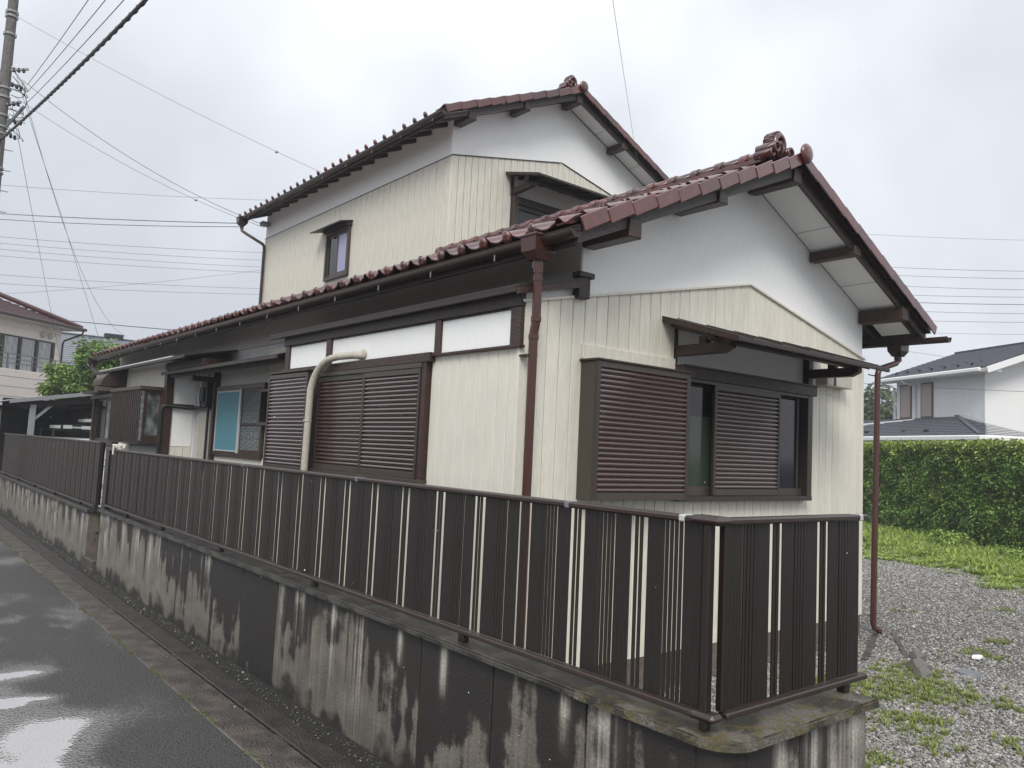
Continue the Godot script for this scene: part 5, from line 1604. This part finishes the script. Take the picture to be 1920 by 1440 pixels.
	for k in 8:
		bc("rung", ld, Vector3(-0.72, 1.79, -15.45 - 0.32 * k), Vector3(-0.34, 1.82, -15.48 - 0.32 * k), mats.aluminium, 0.0)
		bc("rung", ld, Vector3(-0.1, 1.97, -15.45 - 0.32 * k), Vector3(0.2, 2.0, -15.48 - 0.32 * k), mats.aluminium, 0.0)
	bc("strap", ld, Vector3(-0.78, 1.765, -16.18), Vector3(-0.28, 1.87, -16.23), mats.black_plastic)
	bc("prop", ld, Vector3(0.0, 1.76, -16.22), Vector3(0.06, 1.95, -16.28), mats.black_plastic)

func add_hip(parent: Node, a: Vector3, b: Vector3) -> void:
	part("hip_tiles", tube(PackedVector3Array([a, b]), 0.10, 8), mats.tile_1, parent)

func make_right_background() -> void:
	# local axes of the white house: x runs away along its long wall, z points at the street
	var n := thing("white_house", "white two storey house with grey slate roof behind the hedge", "house", "", Vector3(23.7, -0.12, -5.6))
	n.basis = Basis(Vector3(0.47, 0, -0.88).normalized(), Vector3.UP, Vector3(-0.88, 0, -0.47).normalized())
	bc("long_wall", n, Vector3(0.0, 0, -6.0), Vector3(4.25, 5.28, 0), mats.neighbour_white, 0.0)
	part("gable_wall", prism(PackedVector2Array([Vector2(0, 0), Vector2(6.0, 0), Vector2(6.0, 5.25), Vector2(3.0, 6.3), Vector2(0, 5.25)]), 0.02), mats.vinyl_white, n, Vector3(-0.021, 0, 0), Basis(Vector3(0, 0, -1), Vector3(0, 1, 0), Vector3(1, 0, 0)))
	bc("corner_trim", n, Vector3(-0.03, 0, -0.06), Vector3(0.03, 5.2, 0.012), mats.vinyl_white)
	bc("corner_trim", n, Vector3(-0.034, 0, -3.2), Vector3(-0.018, 5.9, -3.12), mats.aluminium)
	var s := begin()
	for k in 16:
		var t0 := k / 16.0
		var t1 := (k + 1) / 16.0
		for sd in [1.0, -1.0]:
			var za: float = -3.0 + sd * 3.55 * (1 - t0)
			var zb: float = -3.0 + sd * 3.55 * (1 - t1)
			quad(s, Vector3(-0.7, 5.22 + 1.25 * t0 + 0.02, za), Vector3(4.75, 5.22 + 1.25 * t0 + 0.02, za), Vector3(4.75, 5.22 + 1.25 * t1, zb), Vector3(-0.7, 5.22 + 1.25 * t1, zb))
			quad(s, Vector3(-0.7, 5.22 + 1.25 * t0 - 0.015, za), Vector3(4.75, 5.22 + 1.25 * t0 - 0.015, za), Vector3(4.75, 5.22 + 1.25 * t0 + 0.02, za), Vector3(-0.7, 5.22 + 1.25 * t0 + 0.02, za))
	var roof := part("roof", done(s), mats.slate_grey, n)
	for k in 7:
		bc("snow_guard", roof, Vector3(0.4 + 0.62 * k, 5.38, 0.12), Vector3(0.46 + 0.62 * k, 5.46, 0.06), mats.shed_dark, 0.0)
		bc("snow_guard", roof, Vector3(0.6 + 0.62 * k, 5.52, -0.42), Vector3(0.66 + 0.62 * k, 5.60, -0.48), mats.shed_dark, 0.0)
	bar("ridge", n, Vector3(-0.7, 6.49, -3.0), Vector3(4.75, 6.49, -3.0), 0.06, 0.16, mats.slate_grey)
	bc("fascia_gutter", n, Vector3(-0.5, 5.06, 0.56), Vector3(4.8, 5.20, 0.68), mats.vinyl_white, 0.03)
	bc("soffit", n, Vector3(-0.68, 5.08, 0.0), Vector3(4.74, 5.12, 0.56), mats.vinyl_white, 0.0)
	bar("rake_board", n, Vector3(-0.72, 5.10, 0.56), Vector3(-0.72, 6.36, -3.0), 0.20, 0.04, mats.vinyl_white)
	bar("rake_board", n, Vector3(-0.72, 6.36, -3.0), Vector3(-0.72, 5.10, -6.56), 0.20, 0.04, mats.vinyl_white)
	part("rake_soffit", prism(PackedVector2Array([Vector2(0.56, 5.14), Vector2(-3.0, 6.40), Vector2(-3.0, 6.43), Vector2(0.56, 5.17)]), 0.7), mats.vinyl_white, n, Vector3(-0.7, 0, 0), Basis(Vector3(0, 0, 1), Vector3(0, 1, 0), Vector3(-1, 0, 0)) * Basis.from_scale(Vector3(1, 1, -1)))
	for q in [[3.42, 4.02], [2.32, 2.92]]:
		var wn := grp("window", n)
		bc("frame", wn, Vector3(q[0], 3.72, -0.01), Vector3(q[1], 4.98, 0.04), mats.foundation)
		bc("pane", wn, Vector3(q[0] + 0.05, 3.77, 0.041), Vector3(q[1] - 0.05, 4.93, 0.045), mats.house_blind, 0.0)
	part("downpipe", tube(PackedVector3Array([Vector3(3.2, 5.1, 0.6), Vector3(3.2, 4.98, 0.5), Vector3(3.2, 4.9, 0.08), Vector3(3.2, 3.4, 0.08)]), 0.05, 8), mats.vinyl_white, n)
	part("downpipe", tube(PackedVector3Array([Vector3(4.3, 5.1, 0.6), Vector3(4.3, 4.98, 0.5), Vector3(4.3, 4.9, 0.06), Vector3(4.3, 0, 0.06)]), 0.05, 8), mats.vinyl_white, n)
	# lower wing with a hipped roof
	var w := grp("lower_wing", n)
	bc("wing_wall", w, Vector3(-1.2, 0, 0.01), Vector3(8.5, 2.85, 1.8), mats.neighbour_white, 0.0)
	var ls := begin()
	var e0 := Vector3(-2.4, 2.95, 2.35)
	var e1 := Vector3(9.0, 2.95, 2.35)
	var ap := Vector3(1.2, 3.72, 0.02)
	var ap1 := Vector3(9.0, 3.72, 0.02)
	var bk := Vector3(-2.4, 2.95, 0.02)
	for k in 12:
		var t0 := k / 12.0
		var t1 := (k + 1) / 12.0
		var up := Vector3(0, 0.02, 0)
		quad(ls, e0.lerp(ap, t0) + up, e1.lerp(ap1, t0) + up, e1.lerp(ap1, t1), e0.lerp(ap, t1))
		quad(ls, e0.lerp(ap, t0) - up, e1.lerp(ap1, t0) - up, e1.lerp(ap1, t0) + up, e0.lerp(ap, t0) + up)
		quad(ls, bk.lerp(ap, t0) + up, e0.lerp(ap, t0) + up, e0.lerp(ap, t1), bk.lerp(ap, t1))
	part("wing_roof", done(ls), mats.slate_grey, w)
	bc("wing_fascia", w, Vector3(-2.45, 2.78, 2.3), Vector3(9.0, 2.94, 2.42), mats.vinyl_white, 0.03)
	bc("wing_fascia", w, Vector3(-2.5, 2.78, 0.02), Vector3(-2.38, 2.94, 2.42), mats.vinyl_white, 0.03)
	bc("wing_soffit", w, Vector3(-2.4, 2.80, 0.02), Vector3(9.0, 2.83, 2.3), mats.vinyl_white, 0.0)
	for q in [[0.2, 2.0], [1.4, 1.9], [3.2, 2.0], [4.2, 2.0], [5.2, 2.0]]:
		bc("snow_guard", w, Vector3(q[0], 3.05, q[1]), Vector3(q[0] + 0.12, 3.16, q[1] - 0.1), mats.shed_dark, 0.0)
	bar("wing_hip", w, e0 + Vector3(0, 0.03, 0), ap + Vector3(0, 0.03, 0), 0.05, 0.12, mats.slate_grey)
	bar("wing_gutter", w, Vector3(3.0, 3.62, 0.25), Vector3(7.5, 3.30, 1.4), 0.10, 0.12, mats.vinyl_white)
	# clipped hedge with red young shoots
	var hd := thing("hedge", "tall clipped green hedge with red young shoots across the gravel lot", "hedge")
	var A := Vector3(12.2, 0, 2.4)
	var B := Vector3(20.6, 0, -9.5)
	var along := (B - A).normalized()
	var L := A.distance_to(B)
	var back := Vector3(-along.z, 0, along.x)
	if back.x < 0:
		back = -back
	var hbs := Basis(along, Vector3.UP, along.cross(Vector3.UP))
	bx("core", hd, Vector3(L, 2.45, 0.8), (A + B) * 0.5 + back * 0.62 + Vector3(0, 1.08, 0), mats.hedge_core, 0.1, hbs)
	var hn := noise(0.9, 41, 3)
	var hn2 := noise(0.35, 43, 2)
	var xfs := []
	var cols := PackedColorArray()
	var toc := (Vector3(-4.3, 0, 4.4) - (A + B) * 0.5).normalized()
	for i in 46000:
		var t := rng.randf() * L
		var top := rng.randf() < 0.30
		var y := -0.1 + 2.62 * rng.randf()
		var bump_ := 0.16 * hn.get_noise_3d(t * 1.7, y * 1.7, 0.0) + 0.10 * hn2.get_noise_2d(t, y)
		var p: Vector3
		if top:
			p = A + along * t + back * rng.randf_range(0.05, 1.0) + Vector3(0, 2.40 + 0.10 * hn.get_noise_2d(t * 2.0, 7.0) + rng.randf_range(-0.10, 0.09), 0)
		else:
			p = A + along * t + back * (0.12 - bump_ + rng.randf_range(-0.05, 0.13)) + Vector3(0, y, 0)
		var yaw := atan2(-toc.z, toc.x) + rng.randf_range(-1.3, 1.3)
		var bs := Basis(Vector3.UP, yaw) * Basis(Vector3.BACK, rng.randf_range(-1.0, 0.7)) * Basis(Vector3.RIGHT, rng.randf_range(-0.8, 0.8))
		xfs.append(Transform3D(bs.scaled(Vector3.ONE * rng.randf_range(0.7, 1.25)), p))
		var g := rng.randf_range(0.55, 1.35) * (0.85 + 0.9 * hn.get_noise_3d(t * 1.7 + 20.0, y * 1.7, 3.0))
		var young := smoothstep(1.9, 2.5, p.y) * 0.7 + 0.35 * maxf(0.0, hn2.get_noise_2d(t * 2.0 + 9.0, y * 2.0) * 2.0)
		var c := Color(0.20, 0.34, 0.08).lerp(Color(0.56, 0.60, 0.14), clampf(young, 0, 1) * rng.randf()) * g
		if rng.randf() < 0.005 + 0.045 * smoothstep(2.15, 2.5, p.y):
			c = Color(0.36, 0.10, 0.07) * rng.randf_range(0.6, 1.2)
		cols.append(c)
	stuff(many("leaves", leaf(0.085, 0.042), mats.leaf_green, xfs, hd, cols))
	# trees far behind
	for q in [[Vector3(46, 0, -19.4), 3.2, 2.3, "pale bushy tree right of the house corner, behind the downpipe", 601], [Vector3(49.5, 0, -20.4), 3.0, 2.6, "dark bushy tree nearest the cream house corner, behind the downpipe", 602], [Vector3(57, 0, -25.2), 2.4, 3.0, "taller hazy tree beside the white house wall", 603], [Vector3(52, 0, -23.4), 2.4, 2.9, "hazy tree mostly hidden by the cream house corner", 604]]:
		tree("far_tree", q[3], q[0], q[1], q[2], 34, 0.34, 60, Color(0.075, 0.11, 0.045), q[4], "trees beyond the white house")

# ---------------------------------------------------------------- gravel lot: loose stones, grass, weeds
func make_lot() -> void:
	var kinds := [pebble(11), pebble(12), pebble(13)]
	for k in 3:
		var xfs := []
		var cols := PackedColorArray()
		for i in 42000:
			# denser near the street
			var x := -0.7 + 14.0 * pow(rng.randf(), 1.35)
			var z := rng.randf_range(-4.6, 3.4) if x > 4.0 else rng.randf_range(-0.4 if x > 4.4 else 0.2, 3.4)
			var far := clampf((x - 1.0) / 10.0, 0.0, 1.0)
			var sc := rng.randf_range(0.006, 0.0135) * (1.0 + 0.35 * far)
			if rng.randf() < 0.04:
				sc *= 1.7
			xfs.append(Transform3D(Basis.from_euler(Vector3(rng.randf_range(-0.6, 0.6), rng.randf() * TAU, rng.randf_range(-0.6, 0.6))).scaled(Vector3.ONE * sc), Vector3(x, -0.12 + sc * 0.35, z)))
			var g := rng.randf_range(0.12, 0.33) if rng.randf() < 0.92 else rng.randf_range(0.36, 0.52)
			cols.append(Color(g * rng.randf_range(1.0, 1.07), g, g * rng.randf_range(0.90, 0.99)))
		var o := many("gravel", kinds[k], mats.stone_tint, xfs, self, cols)
		stuff(o)
		tag(o, "loose grey gravel spread over the open lot", "gravel", "gravel of the lot")
	# grass in front of the hedge
	var tuft := leaf_tuft(9, 0.012, 0.16, 5)
	var xfs := []
	var cols := PackedColorArray()
	var gn := noise(0.5, 51, 3)
	var A := Vector3(12.2, 0, 2.4)
	var B := Vector3(20.6, 0, -9.5)
	var along := (B - A).normalized()
	var front := Vector3(along.z, 0, -along.x)
	if front.x > 0:
		front = -front
	var turf := PackedVector3Array()
	for k in 25:
		var t := k / 24.0
		var w := 3.4 + 0.7 * gn.get_noise_2d(t * 14.0, 2.0)
		turf.append(A.lerp(B, t) + front * w + Vector3(0, -0.114, 0))
	turf.append(B + Vector3(0.5, -0.114, -0.3))
	turf.append(A + Vector3(0.5, -0.114, -0.3))
	var ts := begin()
	for k in 24:
		var a := turf[k]
		var b := turf[k + 1]
		var c := A.lerp(B, (k + 1) / 24.0) + Vector3(0, -0.114, 0)
		var d := A.lerp(B, k / 24.0) + Vector3(0, -0.114, 0)
		quad(ts, a, b, c, d)
	struct(part("grass_verge", done(ts), mats.grass_soil, self))
	for i in 15000:
		var t := rng.randf()
		var w := pow(rng.randf(), 0.9) * 4.3
		if w > 2.9 + 1.1 * gn.get_noise_2d(t * 14.0, 2.0) + 0.7 * rng.randf():
			continue
		if w > 2.0 and gn.get_noise_2d(t * 40.0, w * 3.0) < -0.12:
			continue
		var p := A.lerp(B, t) + front * w
		p.y = -0.12
		var hgt := lerpf(1.9, 0.45, clampf(w / 3.2, 0, 1)) * rng.randf_range(0.6, 1.2)
		xfs.append(Transform3D(Basis(Vector3.UP, rng.randf() * TAU).scaled(Vector3(1.3, hgt, 1.3)), p))
		var g := rng.randf_range(0.7, 1.25)
		cols.append(Color(0.33 * g, 0.43 * g, 0.09 * g) if rng.randf() < 0.8 else Color(0.17 * g, 0.22 * g, 0.08 * g))
	stuff(many("grass", tuft, mats.leaf_green, xfs, self, cols))
	tag(get_node("grass"), "bright rough grass between the gravel and the hedge", "grass")
	# leafy weeds at the foot of the hedge
	for q in [[0.30, 0.75, "rounded pale weed bush at the foot of the hedge, left of the dark gap", 701], [0.46, 0.9, "low weed bush with tall stem at the hedge foot, nearer the downpipe", 702], [0.16, 0.7, "leafy weed clump at the hedge foot, nearest the right edge", 703]]:
		var base := A.lerp(B, q[0]) + front * 0.55
		var bsh := thing("weed_bush", q[2], "weed", "weeds at the foot of the hedge", Vector3(base.x, -0.12, base.z))
		var clumps := []
		var r := RandomNumberGenerator.new()
		r.seed = q[3]
		for k in 9:
			clumps.append([Vector3(r.randf_range(-0.5, 0.5) * q[1], r.randf_range(0.12, 0.45) * q[1], r.randf_range(-0.5, 0.5) * q[1]), 0.24 * q[1]])
		crown(bsh, "leaves", clumps, 0.085, 80, Color(0.22, 0.32, 0.08), q[3] + 1)
	# weeds scattered through the gravel
	var small := leaf_tuft(18, 0.007, 0.05, 9)
	xfs = []
	cols = PackedColorArray()
	var patches := [[2.6, 1.2, 0.55, 420], [1.9, 1.75, 0.35, 200], [2.9, 1.55, 0.5, 300], [3.3, 1.05, 0.45, 220], [4.8, 1.15, 0.3, 70], [1.55, 2.05, 0.2, 50], [2.0, 2.35, 0.18, 40], [1.3, 2.6, 0.25, 60], [0.75, 2.45, 0.3, 130], [0.35, 2.3, 0.25, 90], [3.0, 2.0, 0.2, 40], [3.9, 1.9, 0.15, 30], [5.6, 1.0, 0.2, 40], [0.9, 1.9, 0.25, 60], [2.2, 0.8, 0.4, 200], [1.5, 1.4, 0.35, 120], [6.5, -0.4, 0.3, 30], [8.0, 0.2, 0.4, 40], [-0.6, 1.9, 0.4, 160], [0.0, 1.2, 0.5, 160], [-1.3, 2.2, 0.3, 120]]
	for q in patches:
		for i in int(q[3] * 0.6):
			var p := Vector3(q[0] + rng.randfn(0, q[2] * 0.45), -0.12, q[1] + rng.randfn(0, q[2] * 0.35))
			xfs.append(Transform3D(Basis(Vector3.UP, rng.randf() * TAU).scaled(Vector3.ONE * rng.randf_range(0.5, 1.25)), p))
			var g := rng.randf_range(0.65, 1.3)
			cols.append(Color(0.235 * g, 0.28 * g, 0.085 * g))
	stuff(many("weeds", small, mats.leaf_green, xfs, self, cols))
	tag(get_node("weeds"), "low green weeds scattered through the gravel near the house corner", "weeds")
	# stones and lids lying on the lot
	for q in [[3.55, 1.05, 0.14, "larger grey stone among the weeds by the downpipe", 21], [3.35, 1.18, 0.11, "rounded brown stone in front of the larger grey stone", 22], [4.0, 0.85, 0.10, "small stone beside the drain groove", 23]]:
		var s := part("stone", pebble(q[4]), mats.fieldstone, self, Vector3(q[0], -0.10, q[1]), Basis.from_scale(Vector3.ONE * q[2]))
		tag(s, q[3], "stone", "stones by the downpipe")
	var disc := CylinderMesh.new()
	disc.top_radius = 0.10
	disc.bottom_radius = 0.11
	disc.height = 0.025
	disc.radial_segments = 20
	tag(part("lid", disc, mats.slate_far, self, Vector3(3.82, -0.105, 1.39)), "flat grey round lid lying on the gravel", "lid")
	var disc2 := prism(PackedVector2Array([Vector2(-0.085, -0.02), Vector2(0.01, -0.045), Vector2(0.09, -0.012), Vector2(0.06, 0.03), Vector2(-0.05, 0.04)]), 0.02)
	tag(part("flat_stone", disc2, mats.white_plaster, self, Vector3(4.55, -0.085, 1.2), Basis(Vector3(1, 0, 0), Vector3(0, 0, 1), Vector3(0, -1, 0))), "pale flat stone lying behind the grey lid", "stone")
	# old drain groove running out from the downpipe
	var gr := thing("drain_edge", "mossy concrete edge of a drain running out from the house corner", "kerb")
	bar("edging", gr, Vector3(4.7, -0.125, 0.10), Vector3(3.4, -0.125, 0.62), 0.05, 0.06, mats.wall_cap)
	bar("edging", gr, Vector3(4.95, -0.125, 0.18), Vector3(3.9, -0.125, 0.80), 0.04, 0.05, mats.wall_cap)

# ---------------------------------------------------------------- pole and cables
func wire(label: String, pts: PackedVector3Array, r: float, m: Material, group: String, called := "cable") -> MeshInstance3D:
	var o := part(called, tube(pts, r * 0.68, 5), m, self)
	tag(o, label, "cable", group)
	return o

func make_cables() -> void:
	var p := thing("utility_pole", "tall grey concrete utility pole at the left edge, hung with brackets and cables", "pole", "", Vector3(-2.60, 0, -15.3))
	var c := CylinderMesh.new()
	c.top_radius = 0.085
	c.bottom_radius = 0.155
	c.height = 13.0
	c.radial_segments = 20
	part("shaft", c, mats.pole_concrete, p, Vector3(0, 6.4, 0))
	for y in [10.55, 10.65, 10.15, 8.95, 8.75, 8.35, 8.1, 7.95, 7.2, 7.1]:
		part("band", tube(PackedVector3Array([Vector3(0, y, 0), Vector3(0, y + 0.045, 0)]), 0.128 - 0.0054 * (y - 7.0) * 0.7 + 0.012, 16), mats.galvanised, p)
	for q in [[9.32, 0.75, 0.6], [9.05, 0.6, -0.5], [8.55, 0.7, 0.8], [8.2, 0.6, 0.3], [7.95, 0.45, -0.6]]:
		var d := Vector3(cos(q[2]), 0.0, sin(q[2]))
		bar("arm", p, Vector3(0, q[0], 0) - d * 0.35, Vector3(0, q[0] + 0.12, 0) + d * q[1] * 0.6, 0.045, 0.045, mats.galvanised)
		for k in 3:
			bx("clamp", p, Vector3(0.05, 0.10, 0.05), Vector3(0, q[0] + 0.08, 0) + d * (0.16 + 0.1 * k), mats.black_plastic, 0.01, Basis(Vector3.UP, q[2]))
	bar("stay", p, Vector3(0.05, 9.5, 0.05), Vector3(0.42, 9.0, 0.15), 0.03, 0.03, mats.galvanised)
	bar("stay", p, Vector3(0.1, 8.15, 0.05), Vector3(0.38, 8.65, 0.15), 0.05, 0.05, mats.cable_grey)
	for k in 10:
		var y := 8.0 + 0.14 * k
		var a := Vector3(0.12, y, 0.08)
		var b := Vector3(0.30 + 0.1 * rng.randf(), y + rng.randf_range(-0.3, 0.4), 0.12)
		part("jumper", tube(arc_points(a, a.lerp(b, 0.5) + Vector3(0.25, -0.35 * rng.randf(), 0.1), b, 7), 0.008, 5), mats.black_plastic, p)
	for k in 8:
		bar("step_bolt", p, Vector3(0.05, 6.3 + 0.45 * k, 0.0), Vector3(0.26, 6.3 + 0.45 * k, 0.03), 0.018, 0.018, mats.galvanised)
	var street := "cables running along the street from the pole"
	var service := "service wires dropping from the pole to the house"
	# the thick cable wound round its carrier
	var a0 := Vector3(-2.60, 7.83, -15.37)
	var b0 := Vector3(-2.55, 5.05, 2.5)
	var main := sag(a0, b0, 0.12, 60)
	var ms := begin()
	ms.set_smooth_group(1)
	add_tube(ms, main, 0.020, 8, -1.0, false)
	var wind := PackedVector3Array()
	for i in 900:
		var t := i / 899.0
		var k := t * 60.0
		var q := main[mini(int(k), 59)].lerp(main[mini(int(k) + 1, 60)], fmod(k, 1.0))
		var an := t * TAU * 62.0
		wind.append(q + Vector3(cos(an), sin(an), 0) * 0.020)
	add_tube(ms, wind, 0.009, 4, -1.0, false)
	tag(part("cable", done(ms), mats.cable_black, self), "thick dark cable wound with wire, crossing the top left sky", "cable", street)
	var three := [[Vector3(-2.2, 9.16, -15.2), Vector3(-2.5, 6.6, 1.0), "uppermost of three parallel wires rising from the pole arm"], [Vector3(-2.2, 8.98, -15.2), Vector3(-2.45, 6.05, 1.5), "middle of three parallel wires rising from the pole arm"], [Vector3(-2.2, 8.72, -15.2), Vector3(-2.4, 5.7, 2.0), "lowest of three parallel wires rising from the pole arm"]]
	for q in three:
		wire(q[2], sag(q[0], q[1], 0.1), 0.009, mats.cable_grey, street)
	var s1 := sag(Vector3(-2.5, 10.62, -15.3), Vector3(2.3, 6.80, -9.3), 0.10)
	wire("thin wire with small insulator sloping from pole top to upper eave", s1, 0.006, mats.cable_far, service)
	var ins := SphereMesh.new()
	ins.radius = 0.035; ins.height = 0.07; ins.radial_segments = 8; ins.rings = 4
	tag(part("insulator", ins, mats.aluminium, self, s1[15]), "small pale insulator on the wire above the upper eave", "insulator", "insulators on the service wires")
	wire("steeper of two service wires meeting the upper eave corner", sag(Vector3(-2.3, 9.27, -15.3), Vector3(2.12, 6.47, -12.4), 0.28), 0.009, mats.cable_grey, service)
	var s2 := sag(Vector3(-2.42, 8.86, -15.3), Vector3(2.2, 6.42, -12.45), 0.22)
	wire("shallower of two service wires meeting the upper eave corner", s2, 0.007, mats.cable_far, service)
	tag(part("insulator", ins, mats.aluminium, self, s2[13]), "small pale insulator left of the upper eave corner", "insulator", "insulators on the service wires")
	wire("upper of two sagging cables from the left edge to the upper eave", sag(Vector3(-5.4, 7.75, -24.0), Vector3(1.8, 6.52, -12.9), 0.10), 0.014, mats.cable_grey, service)
	wire("lower of two sagging cables from the left edge to the upper eave", sag(Vector3(-5.4, 7.66, -24.0), Vector3(1.8, 6.44, -12.9), 0.16), 0.012, mats.cable_grey, service)
	var far := "distant power lines behind the house at left"
	var y0 := [13.54, 11.06, 10.76, 10.48, 10.16, 9.25, 8.82]
	var y1 := [16.49, 13.26, 12.78, 12.36, 12.04, 11.08, 10.76]
	var nm := ["highest distant wire crossing the left sky alone", "topmost wire of the four line bundle left of upper storey", "second wire of the four line bundle left of upper storey", "third wire of the four line bundle left of upper storey", "lowest wire of the four line bundle left of upper storey", "upper of two faint wires above the red roof", "lower of two faint wires above the red roof"]
	for k in 7:
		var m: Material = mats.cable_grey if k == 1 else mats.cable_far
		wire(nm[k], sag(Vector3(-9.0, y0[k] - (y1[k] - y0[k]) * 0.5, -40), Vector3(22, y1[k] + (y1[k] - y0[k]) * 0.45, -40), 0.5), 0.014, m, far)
	wire("faint wire rising to the right across the other wires at left", sag(Vector3(-0.4, 7.2, -34), Vector3(12.0, 10.7, -34), 0.15), 0.010, mats.cable_far, far)
	wire("pair of dark lines level above the grey roof, seen as one", sag(Vector3(-3.0, 6.3, -34), Vector3(14, 7.05, -34), 0.1), 0.03, mats.cable_far, far)
	var drop := "thin drop wires falling from the pole to far houses"
	wire("leftmost drop wire falling steeply from the pole", sag(Vector3(-2.45, 8.72, -15.3), Vector3(1.73, 4.3, -32), 0.05), 0.008, mats.cable_grey, drop)
	wire("middle drop wire falling from the pole to the far eave end", PackedVector3Array([Vector3(-2.4, 9.3, -15.3), Vector3(-1.86, 8.3, -16.0), Vector3(-1.2, 6.7, -16.1), Vector3(-0.30, 3.55, -15.0)]), 0.007, mats.cable_far, drop)
	wire("right hand drop wire falling past the tree at left", sag(Vector3(-2.3, 9.2, -15.3), Vector3(3.6, 5.6, -30), 1.1), 0.008, mats.cable_grey, drop)
	var right := "distant power lines at the right edge"
	var q0 := [16.14, 14.16, 13.67, 13.05, 12.46, 12.03, 11.51, 10.93, 10.21]
	var q1 := [13.45, 11.91, 11.54, 10.98, 10.64, 10.27, 9.82, 9.40, 8.80]
	var rn := ["single thin line high above the group at right", "first line from the top of the right group", "second line from the top of the right group", "third line from the top of the right group", "fourth line from the top of the right group", "thicker fifth line from the top of the right group", "sixth line from the top of the right group", "seventh line from the top of the right group", "faint lowest line of the right group"]
	for k in 9:
		var r: float = 0.026 if k == 5 else (0.012 if k == 0 or k == 8 else 0.017)
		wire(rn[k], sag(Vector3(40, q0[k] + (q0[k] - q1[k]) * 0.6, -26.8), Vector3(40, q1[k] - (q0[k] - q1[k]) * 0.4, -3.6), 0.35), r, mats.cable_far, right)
	wire("thin line dropping towards the white house roof", sag(Vector3(30, 7.6, -14.2), Vector3(30, 6.3, -8.6), 0.05), 0.010, mats.cable_far, right)
	wire("dark wire crossing in front of the white house windows", sag(Vector3(19, 4.7, -11.0), Vector3(19, 3.75, -0.5), 0.1), 0.009, mats.cable_grey, right)
	wire("thin wire coming down from overhead to the right of upper gable", sag(Vector3(0.19, 5.71, 0.0), Vector3(6.42, 7.05, -5.25), 0.02), 0.0035, mats.cable_far, "wire over the lower roof")

# drops of the light rain, hanging in the air between the street and the house
func make_rain() -> void:
	var d := SphereMesh.new()
	d.radius = 1.0
	d.height = 2.2
	d.radial_segments = 8
	d.rings = 4
	var m := mat("rain_water", Color(0.84, 0.85, 0.86), 0.2)
	var xfs := []
	for i in 900:
		var p := Vector3(rng.randf_range(-4.4, 3.5), rng.randf_range(0.7, 4.6), rng.randf_range(-5.0, 4.4))
		if p.distance_to(Vector3(-4.279, 1.75, 4.447)) < 1.3 or (p.x > -0.9 and p.z < 0.2):
			continue
		xfs.append(Transform3D(Basis.from_scale(Vector3.ONE * rng.randf_range(0.0007, 0.0016)), p))
	var o := many("raindrops", d, m, xfs)
	stuff(o)
	tag(o, "pale raindrops falling in front of the house", "raindrops")
